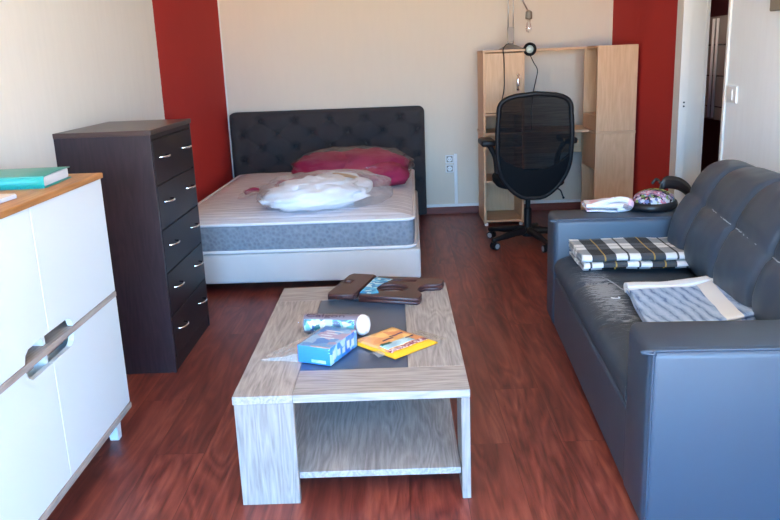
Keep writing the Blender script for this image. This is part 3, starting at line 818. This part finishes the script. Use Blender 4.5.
grid(bm, 20, 14, film)
grid(bm, 20, 4, lambda u, v: Vector((film(u, 0).x, film(u, 0).y-.002, max(.001, film(u, 0).z*v))))
mk('plastic_tail', bm, M['film_small_m'], bx, smooth=True)
bm = bmesh.new(); box(bm, -.0655, .0655, -.1035, .1035, -.0005, .0655, .006, 3); mk('plastic_wrap', bm, M['film_small'], bx, smooth=True)
# yellow packet
pk = thing('snack_packet', 'flat yellow and orange packet lying right of the blue carton', 'packet', (-.038, 2.63, TZ), math.radians(-47))
PWx, PWy = .121, .105
def pkf(z0):
    def f(u, v):
        x = -PWx+2*PWx*u; y = -PWy+2*PWy*v
        e = min(u, 1-u, v*1.2, (1-v)*1.2)
        return Vector((x, y, z0+.012*min(1, e/.18)**.6+.0025*noise.noise((x*25, y*25, 2))))
    return f
def strip(u0, u1, v0, v1, mat, name, dz, par=pk):
    bm = bmesh.new(); g = pkf(.004+dz)
    grid(bm, 14, 14, lambda u, v: g(u0+(u1-u0)*u, v0+(v1-v0)*v))
    o = mk(name, bm, mat, par, smooth=True); s = o.modifiers.new('s', 'SOLIDIFY'); s.thickness = .0012
    return o
bm = bmesh.new(); grid(bm, 22, 22, pkf(.004)); grid(bm, 22, 22, lambda u, v: Vector((pkf(.004)(u, v).x, pkf(.004)(u, v).y, .0015)))
pb = mk('packet_body', bm, M['yellow'], pk, smooth=True)
strip(.09, .80, .05, .95, M['orange_print'], 'printed_picture', .0014, pb)
strip(.58, .76, .10, .72, M['aqua'], 'printed_panel', .0028, pb)
strip(.79, .875, .06, .93, M['stripe_maroon'], 'printed_band', .0028, pb)
strip(.56, .62, .12, .34, M['dark_green'], 'printed_leaf', .0042, pb)
strip(.40, .425, .50, .80, M['ink'], 'printed_line', .0036, pb)
strip(.46, .485, .28, .52, M['ink'], 'printed_line', .0036, pb)
strip(.60, .625, .66, .84, M['ink'], 'printed_line', .0042, pb)
bm = bmesh.new(); grid(bm, 14, 14, lambda u, v: Vector((-.02+.135*u, PWy-.01+.06*v, .010-.006*v+.003*noise.noise((u*6, v*5, 7)))))
mk('clear_edge', bm, M['film_small'], pk, smooth=True)
bm = bmesh.new(); grid(bm, 10, 8, lambda u, v: Vector((.02+.05*u, -PWy-.03+.035*v, .004+.006*math.sin(u*PI)+.003*noise.noise((u*6, v*5, 9)))))
mk('crumpled_corner', bm, M['film_small_m'], pk, smooth=True)

# ------------------------------------------------------------------ sofa
SR = math.radians(-3.0)
so = thing('sofa', 'grey-blue leather sofa with worn seat along the right wall', 'sofa', (.655, 1.955, 0), SR)
SL, AT, SD, AZ = 1.985, .25, 1.0, .582
def cushion(name, x0, x1, y0, y1, z0, z1, r, mat, seg=5, parent=so):
    o = autosmooth(mk(name, B(x0, x1, y0, y1, z0, z1, bev=r, seg=seg), mat, parent), 60); return o
mk('base', B(.006, SD-.02, AT-.01, SL-AT+.01, .035, .30, .012, 2), M['leather'], so)
def arm(y0, y1):
    a = cushion('armrest', 0, SD-.06, y0, y1, .03, AZ, .028, M['leather'])
    bm = bmesh.new()
    ys = y0+.016 if y0 < 1 else y0+.02
    tube(bm, smooth_path([(.012, ys-.011, .05), (.012, ys-.011, AZ-.05), (.018, ys-.012, AZ-.018), (.05, ys-.008, AZ-.006), (SD-.1, ys-.008, AZ-.006)], 6), .0045, 6)
    mk('piping', bm, M['leather'], a, smooth=True)
    return a
arm(0, AT); arm(SL-AT, SL)
# seat pad with rolled front edge
bm = bmesh.new()
prof = [(.012, .302), (.004, .325), (.006, .36), (.022, .385), (.055, .400), (.11, .404), (.2, .402), (.32, .396), (.44, .388), (.56, .38), (.60, .35), (.60, .302)]
prof = [(p.x, p.z) for p in smooth_path([(x, 0, z) for x, z in prof], 3)]
rings = []
N = 70
for i in range(N+1):
    y = AT+.004+(SL-2*AT-.008)*i/N
    e = min(i, N-i)/N; rr = 1-.06*math.exp(-e/.012)
    seam = sum(math.exp(-((y-q)/.016)**2) for q in (.745, 1.24))
    ring = []
    for x, z in prof:
        top = max(0, min(1, (z-.33)/.06))
        dz = -.012*seam*top + .007*top*noise.noise((x*5, y*4, 2)) + .004*top*noise.noise((x*14, y*12, 5))
        ring.append(Vector((.3+(x-.3)*(1-.004*(1-rr)), y, .302+(z-.302)*rr+dz)))
    rings.append(ring)
loft(bm, rings)
st = autosmooth(mk('seat', bm, M['leather_seat'], so), 60)
def crack(pts, r=.0022, parent=st, name='leather_crack'):
    bm = bmesh.new(); P = smooth_path(pts, 8)
    P = [p+Vector((noise.noise(p*40)*.006, noise.noise(p*37+Vector((3, 1, 2)))*.006, 0)) for p in P]
    tube(bm, P, r, 5); return mk(name, bm, M['crack'], parent, smooth=True)
# backrest, puffed pads between seams
SEAMZ = .68
bp = [(.60, .37), (.552, .405), (.522, .45), (.515, .51), (.535, .60), (.575, .69), (.625, .768), (.68, .83), (.735, .858), (.80, .862), (.87, .83), (.93, .76), (.955, .6), (.96, .4), (.96, .30), (.6, .30)]
bpp = [(p.x, p.z) for p in smooth_path([(x, 0, z) for x, z in bp], 4)]
Y0, Y1 = AT+.004, SL-AT-.004
seams = [.31, .69, 1.07, 1.45]
N = 120; rings = []; L = len(bpp)
def backpt(k, y, off=0.0):
    k0 = min(int(k), L-2); fr = k-k0
    x = bpp[k0][0]*(1-fr)+bpp[k0+1][0]*fr; z = bpp[k0][1]*(1-fr)+bpp[k0+1][1]*fr
    e = min(y-Y0, Y1-y); shrink = .045*math.exp(-max(e, 0)/.03)
    ds = min(abs(y-q) for q in seams)
    hz = .055*math.exp(-abs(z-SEAMZ)/.012) if False else 0
    front = 1 if k < 40 else 0
    SEAMZ = .664+(y-.6)*.06
    crease = .014*math.exp(-(ds/.016)**2)+.012*math.exp(-ds/.05)
    hs = math.exp(-((z-SEAMZ)/.014)**2)*.010 + math.exp(-abs(z-SEAMZ)/.06)*.012
    dip = (crease + hs) * front
    wr = .004*noise.noise((x*8, y*7, z*8))+.003*noise.noise((x*20, y*16, z*20))
    cx, cz = .74, .55
    dx, dz = x-cx, z-cz; Ln = math.hypot(dx, dz)
    s = (Ln - shrink - dip + wr + off)/Ln
    return Vector((cx+dx*s, y, cz+dz*s))
for i in range(N+1):
    y = Y0+(Y1-Y0)*i/N
    rings.append([backpt(k, y) for k in range(L)])
bm = bmesh.new(); loft(bm, rings); bk_ = autosmooth(mk('backrest', bm, M['leather'], so), 60)
# pale worn lines in the horizontal seam of the backrest
def kz(y): return min((q/20 for q in range(160, 800)), key=lambda k: abs(bpp[int(k)][1]*(1-k%1)+bpp[int(k)+1][1]*(k%1)-(.664+(y-.6)*.06)))
for (ya, yb) in ((1.10, 1.33), (.93, 1.05), (.80, .90), (.5, .68)):
    n = 12; crack([backpt(kz(ya+(yb-ya)*i/n), ya+(yb-ya)*i/n, .003) for i in range(n+1)], .0022, bk_)
crack([(.15, 1.34, .402), (.176, 1.25, .404), (.20, 1.12, .403), (.235, 1.0, .401)], .0025)
for x, y in ((.045, .09), (.045, SL-.31), (SD-.1, .09), (SD-.1, SL-.09)):
    bm = bmesh.new(); lathe(bm, [(.02, 0), (.024, .036)], (x, y, 0)); mk('foot', bm, M['black_foot'], so)

# --- textiles on the sofa
def folded(name, path, w, thick, mat, parent, seed=0, nu=64, nv=40, amp=.006, slant=0, uoff=0, lift=0):
    """cloth strip following a side path (y, z), extruded over width w in x, with its own thickness"""
    P = smooth_path([(0, y, z) for y, z in path], 7); n = len(P)-1
    acc = [0]
    for i in range(n): acc.append(acc[-1]+(P[i+1]-P[i]).length)
    bm = bmesh.new(); uvl = bm.loops.layers.uv.verify()
    V = []
    for i in range(n+1):
        row = []
        for j in range(nv+1):
            t = j/nv; x = -w/2+w*t
            dz = amp*noise.noise((x*9, P[i].y*9, seed+i*.02)) + lift*max(0, (t-.6)/.4)**1.4; dy = amp*.8*noise.noise((x*7, seed, P[i].z*20))
            row.append(bm.verts.new((x+amp*noise.noise((P[i].y*6, i*.05, seed)) + slant*P[i].y, P[i].y+dy, P[i].z+dz)))
        V.append(row)
    for i in range(n):
        for j in range(nv):
            f = bm.faces.new((V[i][j], V[i+1][j], V[i+1][j+1], V[i][j+1]))
            for lp, (a, b) in zip(f.loops, ((i, j), (i+1, j), (i+1, j+1), (i, j+1))):
                lp[uvl].uv = (w*b/nv+uoff, acc[a])
    o = mk(name, bm, mat, parent, smooth=True, recalc=False)
    s = o.modifiers.new('s', 'SOLIDIFY'); s.thickness = thick; s.offset = 0
    return o
bl = thing('plaid_blanket', 'folded black and white tartan blanket on the sofa seat', 'blanket', (1.055, 3.36, .407), math.radians(-2))
folded('lower_fold', [(-.005, .012), (.10, .010), (.35, .010), (.43, .016), (.44, .028), (.42, .036), (.3, .034), (.04, .036), (-.02, .032), (-.025, .02)], .49, .013, M['plaid'], bl, 1, uoff=.13)
folded('upper_fold', [(.02, .048), (.2, .047), (.40, .048), (.432, .055), (.43, .066), (.40, .07), (.2, .068), (.03, .070), (-.012, .064), (-.012, .054), (.01, .048)], .50, .013, M['plaid'], bl, 4, uoff=.172)
bm = bmesh.new()
blt = bl
tw = thing('blue_towel', 'folded blue and white striped towel on the sofa seat by near arm', 'towel', (1.055, 2.72, .409), math.radians(4))
folded('towel_body', [(-.16, .006), (.0, .006), (.2, .006), (.31, .009), (.325, .018), (.30, .026), (.1, .025), (-.16, .026)], .38, .011, M['towel'], tw, 7, amp=.007, slant=.20, lift=.025)
folded('hem', [(.27, .031), (.31, .034), (.338, .026), (.342, .012), (.31, .003)], .39, .010, M['towel_white'], tw, 9, amp=.006, slant=.20, lift=.025)
bm = bmesh.new(); tube(bm, smooth_path([(-.20, .20, .02), (-.19, .21, .012), (-.20, .23, .006), (-.215, .24, .006)]), .0018, 6); mk('loose_thread', bm, M['towel_white'], tw, smooth=True)
wc = thing('white_cloth', 'small crumpled white patterned cloth on the far sofa arm', 'cloth', (1.035, 3.86, AZ+.002), math.radians(-6))
folded('cloth_body', [(-.05, .006), (.02, .006), (.09, .008), (.10, .018), (.08, .026), (-.04, .024), (-.065, .03), (-.06, .042), (.0, .038), (.07, .042)], .20, .008, M['cloth'], wc, 12, amp=.012, nv=24)
bm = bmesh.new()
tube(bm, smooth_path([(-.07, -.06, .035), (-.01, -.045, .05), (.05, -.03, .06), (.10, -.03, .055), (.118, -.03, .035), (.10, -.04, .018), (.05, -.05, .016)]), [.014]*20+[.017]*17, 8, sx=1.3)
mk('rolled_hem', bm, M['cloth'], wc, smooth=True)
# patterned bag
bg = thing('patterned_bag', 'small black bag with multicoloured patterned front on the far sofa arm', 'bag', (1.285, 3.885, AZ+.001), math.radians(-35))
def dome(z0, rx, ry, h, a0, a1, nu=24, nv=12, lift=0.0):
    def f(u, v):
        th = a0+(a1-a0)*u; ph = v*PI/2
        return Vector((rx*math.cos(ph)*math.cos(th), ry*math.cos(ph)*math.sin(th), z0+h*math.sin(ph)+lift))
    return f
bm = bmesh.new()
rim = [(.112*math.cos(t), .145*math.sin(t)) for t in [2*PI*k/32 for k in range(32)]]
loft(bm, [[(x*s, y*s, z) for x, y in rim] for s, z in ((.93, 0), (1.0, .008), (1.02, .022), (.97, .036), (.86, .042))])
mk('black_rim', bm, M['black_leather'], bg, smooth=True)
for a0, a1, m in ((0, 2*PI, 'floral'),):
    bm = bmesh.new(); grid(bm, 40, 12, dome(.036, .10, .13, .058, a0, a1)); mk('patterned_front', bm, M[m], bg, smooth=True)
for y0, m in ((-.06, 'pink_print'), (.0, 'yellow_print')):
    bm = bmesh.new()
    def pf(u, v, y0=y0):
        y = y0-.02+.045*u; x = -.085+.16*v
        q = max(0, 1-(x/.1)**2-(y/.13)**2)
        return Vector((x, y, .037+.058*math.sqrt(q)+.0012))
    grid(bm, 8, 20, pf); mk('printed_stripe', bm, M[m], bg, smooth=True)
bm = bmesh.new()
def sf(u, v):
    y = .012+.012*u; x = -.09+.18*v; q = max(0, 1-(x/.1)**2-(y/.13)**2)
    return Vector((x, y-.036, .037+.058*math.sqrt(q)+.0028))
grid(bm, 3, 20, sf); mk('zip', bm, M['black_leather'], bg, smooth=True)
bm = bmesh.new()
S = smooth_path([(-.01, .10, .05), (.0, .125, .105), (.03, .13, .125), (.10, .11, .12), (.16, .07, .085), (.17, .03, .04)], 6)
for i in range(len(S)-1): pass
def stf(u, v):
    k = u*(len(S)-1); i = min(int(k), len(S)-2); p = S[i].lerp(S[i+1], k-i); return p+Vector((0, 0, -.045+.065*v))
grid(bm, 30, 3, stf); o = mk('strap', bm, M['black_leather'], bg, smooth=True); s = o.modifiers.new('s', 'SOLIDIFY'); s.thickness = .006
bm = bmesh.new(); tube(bm, smooth_path([(-.005, .12, .105), (-.03, .13, .125), (-.05, .125, .10)]), .007, 8); mk('strap_end', bm, M['black_leather'], bg, smooth=True)

# ------------------------------------------------------------------ desk
DKY = 6.28; DKB = 6.70; DKH = 1.40
dk = thing('desk', 'pale beech computer desk with overhead shelf in the far right corner', 'desk', (0, 0, 0))
x0, x1 = .695, 1.02
bm = bmesh.new()
box(bm, x0, x0+.018, DKY, DKB, .02, DKH-.018, .001); mk('side_panel', bm, M['beech_z'], dk)
bm = bmesh.new(); box(bm, x1-.018, x1, DKY, DKB, .02, DKH-.018, .001); mk('side_panel', bm, M['beech_z'], dk)
mk('back_panel', B(x0+.018, x1-.018, DKB-.008, DKB, .03, DKH-.018), M['beech_z'], dk)
mk('tower_top', B(x0-.004, x1+.004, DKY-.006, DKB, DKH-.018, DKH, .002), M['beech_x'], dk)
for z in (.03, .355, .622): mk('shelf', B(x0+.018, x1-.018, DKY+.003, DKB-.008, z, z+.018, .001), M['beech_x'], dk)
mk('shelf', B(x0+.018, x1-.018, DKY+.003, DKB-.008, .895, .913, .001), M['beech_x'], dk)
ddoor = mk('door', B(x0+.014, x1-.014, DKY-.014, DKY-.0005, .918, DKH-.026, .002), M['beech_z'], dk)
bm = bmesh.new(); hx = x1-.055; hz = 1.15
lathe(bm, [(.011, 0), (.012, .006), (.006, .012)], (hx, DKY-.014, hz+.055), (0, -1, 0), 12); lathe(bm, [(.011, 0), (.012, .006), (.006, .012)], (hx, DKY-.014, hz-.055), (0, -1, 0), 12)
tube(bm, smooth_path([(hx, DKY-.026, hz+.055), (hx, DKY-.034, hz+.03), (hx, DKY-.036, hz), (hx, DKY-.034, hz-.03), (hx, DKY-.026, hz-.055)]), [.005]*6+[.010]*13+[.005]*6, 10)
mk('handle', bm, M['chrome'], ddoor, smooth=True)
for x in (x0+.02, x1-.02):
    bm = bmesh.new(); lathe(bm, [(.016, 0), (.016, .021)], (x, DKY+.02, 0)); mk('foot', bm, M['white_plastic'], dk)
# right tower stands crosswise: shelves face the knee space
rx0, rx1, ry0, ry1 = 1.535, 1.838, 6.06, 6.50
mk('end_panel', B(rx0, rx1, ry0, ry0+.018, .0, .738, .001), M['beech_z'], dk)
mk('end_panel', B(rx0, rx1, ry0, ry0+.018, .760, DKH, .001), M['beech_z'], dk)
mk('end_panel', B(rx0, rx1, ry1-.018, ry1, .0, .738, .001), M['beech_z'], dk)
mk('end_panel', B(rx0, rx1, ry1-.018, ry1, .760, DKH-.0, .001), M['beech_z'], dk)
mk('back_panel', B(rx1-.01, rx1, ry0+.018, ry1-.018, .03, DKH-.02), M['beech_z'], dk)
for z in (.03, .46, .86, DKH-.018): mk('shelf', B(rx0+.003, rx1-.01, ry0+.018, ry1-.018, z, z+.018, .001), M['beech_x'], dk)
mk('drawer_front', B(rx0+.002, rx0+.018, ry0+.018, ry1-.018, .48, .735), M['beech_z'], dk)
mk('drawer_front', B(rx0+.002, rx0+.018, ry0+.018, ry1-.018, .762, .86), M['beech_z'], dk)
mk('desktop', B(x0-.008, 1.842, ry0-.002, DKB, .7385, .7595, .002) if False else B(x0-.008, rx1+.002, DKY-.012, DKB, .7385, .7595, .002), M['beech_x'], dk)
mk('desktop_wing', B(rx0-.002, rx1+.002, ry0-.004, DKY-.0125, .7385, .7595, .002), M['beech_x'], dk)
mk('hutch_shelf', B(x1+.004, rx0+.02, DKB-.27, DKB, DKH-.02, DKH, .002), M['beech_x'], dk)
mk('modesty_panel', B(x1, rx0+.02, DKB-.12, DKB-.104, .545, .738), M['beech_x'], dk)

# desk lamp on the tower, articulated, bare bulb
lp = thing('desk_lamp', 'grey articulated desk lamp with bare bulb on top of the desk', 'lamp', (.945, 6.50, DKH))
bm = bmesh.new(); lathe(bm, [(.095, 0), (.096, .008), (.05, .030), (.02, .040), (.018, .05)], (0, 0, 0), (0, 0, 1), 32); autosmooth(mk('base', bm, M['dull_steel'], lp))
bm = bmesh.new(); tube(bm, [(-.022, 0, .045), (-.022, 0, .62)], .0045, 8); tube(bm, [(.018, 0, .045), (.018, 0, .62)], .0045, 8); mk('arm_rods', bm, M['steel'], lp, smooth=True)
mk('arm_bracket', B(-.028, .024, -.008, .008, .055, .175, .004), M['dull_steel'], lp)
bm = bmesh.new(); tube(bm, [(-.005, 0, .60), (.02, -.03, .50), (.115, -.10, .295)], .006, 8); mk('upper_arm', bm, M['steel'], lp, smooth=True)
bm = bmesh.new(); lathe(bm, [(.012, .06), (.026, .05), (.028, 0), (.022, -.006)], (.125, -.10, .23), (0, 0, 1), 16); autosmooth(mk('bulb_socket', bm, M['grey_plastic'], lp))
bm = bmesh.new(); lathe(bm, [(.012, 0), (.014, -.02), (.023, -.055), (.025, -.075), (.018, -.095), (.001, -.103)], (.125, -.10, .224), (0, 0, 1), 18); mk('bulb', bm, M['bulb'], lp, smooth=True)
bm = bmesh.new()
tube(bm, smooth_path([(-.02, -.02, .045), (-.06, -.14, .035), (-.098, -.26, .0), (-.092, -.262, -.06), (-.09, -.262, -.2), (-.092, -.262, -.3), (-.12, -.275, -.42), (-.15, -.28, -.52), (-.16, -.26, -.63)]), .004, 6)
mk('cord', bm, M['black_plastic'], lp, smooth=True)
# small round clip lamp
rd = thing('clip_lamp', 'round black lamp head with pale lens and hanging cord beside desk lamp', 'lamp', (1.06, 6.29, DKH-.005))
bm = bmesh.new(); lathe(bm, [(.02, .05), (.042, .045), (.05, .0), (.052, -.012), (.047, -.016), (.036, -.010), (.030, -.004)], (0, 0, 0), (0, 1, 0), 28); autosmooth(mk('housing', bm, M['black_plastic'], rd))
bm = bmesh.new(); lathe(bm, [(.031, 0), (.028, -.006), (.012, -.009), (.001, -.0095)], (0, -.004, 0), (0, 1, 0), 24); mk('lens', bm, M['pale_disc'], rd, smooth=True)
bm = bmesh.new(); tube(bm, smooth_path([(0, .045, 0), (-.02, .09, -.0), (-.03, .12, .005)]), .012, 8); mk('clip', bm, M['black_plastic'], rd, smooth=True)
bm = bmesh.new(); tube(bm, smooth_path([(.01, .02, -.05), (.035, .02, -.10), (.066, .02, -.16), (.055, .03, -.24), (.04, .04, -.32), (.03, .06, -.45), (.03, .08, -.63)]), .0038, 6); mk('cord', bm, M['black_plastic'], rd, smooth=True)

# ------------------------------------------------------------------ office chair
oc = thing('office_chair', 'black mesh-back swivel office chair pulled up at the desk', 'office chair', (.945, 5.64, 0))
bm = bmesh.new(); lathe(bm, [(.04, .055), (.045, .075), (.04, .11), (.028, .12), (.028, .26), (.018, .27), (.018, .40)], (0, 0, 0), (0, 0, 1), 20); autosmooth(mk('column', bm, M['black_plastic'], oc))
for k in range(5):
    a = math.radians(213+72*k); c, s = math.cos(a), math.sin(a); R_ = .315
    bm = bmesh.new()
    P = [(c*.03, s*.03, .098), (c*.16, s*.16, .09), (c*(R_+.02), s*(R_+.02), .068)]
    tube(bm, smooth_path(P, 4), [.03]*3+[.026]*3+[.019]*3, 8, sx=.9)
    lg = mk('star_leg', bm, M['black_plastic'], oc, smooth=True)
    bm = bmesh.new()
    for o_ in (-.018, .018):
        lathe(bm, [(.02, -.009), (.027, -.008), (.027, .008), (.02, .009)], (c*R_-s*o_, s*R_+c*o_, .0275), (-s, c, 0), 18)
    tube(bm, [(c*R_, s*R_, .03), (c*R_, s*R_, .072)], .008, 8)
    w_ = autosmooth(mk('caster', bm, M['black_plastic'], lg))
    bm = bmesh.new()
    for o_ in (-.0275, .0275): lathe(bm, [(.019, -.0006), (.019, .0006)], (c*R_-s*o_, s*R_+c*o_, .0275), (-s, c, 0), 16)
    mk('caster_cap', bm, M['caster'], lg)
bm = bmesh.new(); blob(bm, (0, .03, .475), (.25, .25, .055), 2, .02, 1.5, None, power=.6, nu=48); mk('seat', bm, M['black_fabric'], oc, smooth=True)
mk('mechanism', B(-.09, .09, -.13, .12, .385, .432, .01), M['black_plastic'], oc)
bm = bmesh.new(); tube(bm, smooth_path([(.08, -.02, .41), (.19, -.04, .408), (.225, -.05, .395), (.24, -.055, .36), (.25, -.058, .335)]), [.005]*17+[.005]*4+[.008]*4, 8); mk('lever', bm, M['black_plastic'], oc, smooth=True)
# back: outline rounded, concave towards the sitter
ZB0, ZB1 = .375, 1.10
def halfw(t):
    # t 0 bottom .. 1 top
    if t < .42: return .250*math.sin(min(1, .03+t/.42)*PI/2)**.50
    if t < .80: return .252+.010*math.sin((t-.42)/.38*PI)*.5-.004*(t-.42)/.38
    q = (t-.80)/.20; return .246*(1-.999*q**4)**.5 if q < 1 else .03
def backp(t, s, off=0):
    z = ZB0+(ZB1-ZB0)*t; hw_ = halfw(t)
    x = s*hw_
    y = -.245-.07*max(0, t-.25)+.10*max(0, .3-t)-.0 + .55*x*x - .03*math.sin(t*PI)
    return Vector((x, y-off, z))
bm = bmesh.new()
outl = [backp(t/60, -1) for t in range(1, 60)]+[backp(1, s/4) for s in range(-3, 4)]+[backp(t/60, 1) for t in range(59, 0, -1)]+[backp(0.004, s/4) for s in range(3, -4, -1)]
tube(bm, outl, .017, 8, closed=True); mk('back_frame', bm, M['black_plastic'], oc, smooth=True)
bm = bmesh.new(); grid(bm, 50, 20, lambda u, v: backp(.03+.96*u, -1+2*v)); mk('back_mesh', bm, M['mesh'], oc, smooth=True)
bm = bmesh.new()
def shell(u, v):
    s = -1+2*v; top = .28+.16*abs(s)**2.2
    return backp(.01+(top-.01)*u, s*.995, .010)
grid(bm, 24, 24, shell); o = mk('back_shell', bm, M['black_fabric'], oc, smooth=True); s = o.modifiers.new('s', 'SOLIDIFY'); s.thickness = .014
for sgn in (-1, 1):
    bm = bmesh.new()
    tube(bm, smooth_path([(sgn*.12, .07, .43), (sgn*.19, .07, .45), (sgn*.215, .07, .52), (sgn*.23, .07, .64), (sgn*.28, .07, .74)], 5), .02, 8)
    a_ = mk('armrest', bm, M['black_plastic'], oc, smooth=True)
    bm = bmesh.new(); box(bm, sgn*.29-.055, sgn*.29+.05, -.08, .18, .73, .775, .016, 3); mk('arm_pad', bm, M['black_plastic'], a_, smooth=True)

# ------------------------------------------------------------------ light: daylight through the window behind the camera
wd = bpy.data.worlds.new('sky'); sc.world = wd; wd.use_nodes = True
nt = wd.node_tree; nt.nodes.clear()
o = nt.nodes.new('ShaderNodeOutputWorld'); bgN = nt.nodes.new('ShaderNodeBackground'); tc = nt.nodes.new('ShaderNodeTexCoord')
sx = nt.nodes.new('ShaderNodeSeparateXYZ'); rp = nt.nodes.new('ShaderNodeValToRGB'); mp = nt.nodes.new('ShaderNodeMapRange')
nt.links.new(tc.outputs['Generated'], sx.inputs[0]); nt.links.new(sx.outputs[2], mp.inputs[0])
mp.inputs[1].default_value = -1; mp.inputs[2].default_value = 1
nt.links.new(mp.outputs[0], rp.inputs[0]); cr = rp.color_ramp
cr.elements[0].position = .0; cr.elements[0].color = (1.2, .92, .58, 1)
cr.elements[1].position = 1.0; cr.elements[1].color = (.14, .50, 1.08, 1)
e = cr.elements.new(.47); e.color = (1.12, .87, .55, 1)
e = cr.elements.new(.53); e.color = (.24, .76, 1.45, 1)
nt.links.new(rp.outputs[0], bgN.inputs[0]); bgN.inputs[1].default_value = 28.0
nt.links.new(bgN.outputs[0], o.inputs[0])
p2 = bpy.data.lights.new('added_window_portal', 'AREA'); p2.shape = 'RECTANGLE'; p2.size = VY1-VY0; p2.size_y = WZ1-WZ0
p2.cycles.is_portal = True
po2 = bpy.data.objects.new('added_window_portal', p2); COL.objects.link(po2)
po2.matrix_world = Matrix(((0, 0, 1, XR+.17), (1, 0, 0, (VY0+VY1)/2), (0, 1, 0, (WZ0+WZ1)/2), (0, 0, 0, 1)))
pl = bpy.data.lights.new('window_portal', 'AREA'); pl.shape = 'RECTANGLE'; pl.size = WX1-WX0; pl.size_y = WZ1-WZ0
pl.cycles.is_portal = True
po = bpy.data.objects.new('window_portal', pl); COL.objects.link(po)
po.location = ((WX0+WX1)/2, YF-.11, (WZ0+WZ1)/2); po.rotation_euler = (PI/2, 0, 0)

# ------------------------------------------------------------------ camera
F, YAW, PIT, ROL, H = 777.557, -.0149050, .2522213, .0396822, 1.36
cy, sy, cp, sp, crr, srr = math.cos(YAW), math.sin(YAW), math.cos(PIT), math.sin(PIT), math.cos(ROL), math.sin(ROL)
fwd = Vector((sy*cp, cy*cp, -sp)); r0 = Vector((cy, -sy, 0)); d0 = fwd.cross(r0)
r = r0*crr+d0*srr; d = d0*crr-r0*srr
cam = bpy.data.cameras.new('camera'); co = bpy.data.objects.new('camera', cam); COL.objects.link(co)
mat = Matrix((( r.x, -d.x, -fwd.x, 0), (r.y, -d.y, -fwd.y, 0), (r.z, -d.z, -fwd.z, H), (0, 0, 0, 1)))
co.matrix_world = mat
cam.sensor_width = 36; cam.sensor_fit = 'HORIZONTAL'; cam.lens = 36*F/780; cam.clip_start = .05
sc.camera = co
sc.view_settings.view_transform = 'Standard'; sc.view_settings.look = 'None'; sc.view_settings.gamma = 1
sc.view_settings.use_curve_mapping = False
sc.view_settings.exposure = 0.0
sc.cycles.use_denoising = True
sc.cycles.max_bounces = 14; sc.cycles.diffuse_bounces = 7; sc.cycles.glossy_bounces = 4; sc.cycles.transparent_max_bounces = 16
sc.cycles.sample_clamp_indirect = 8
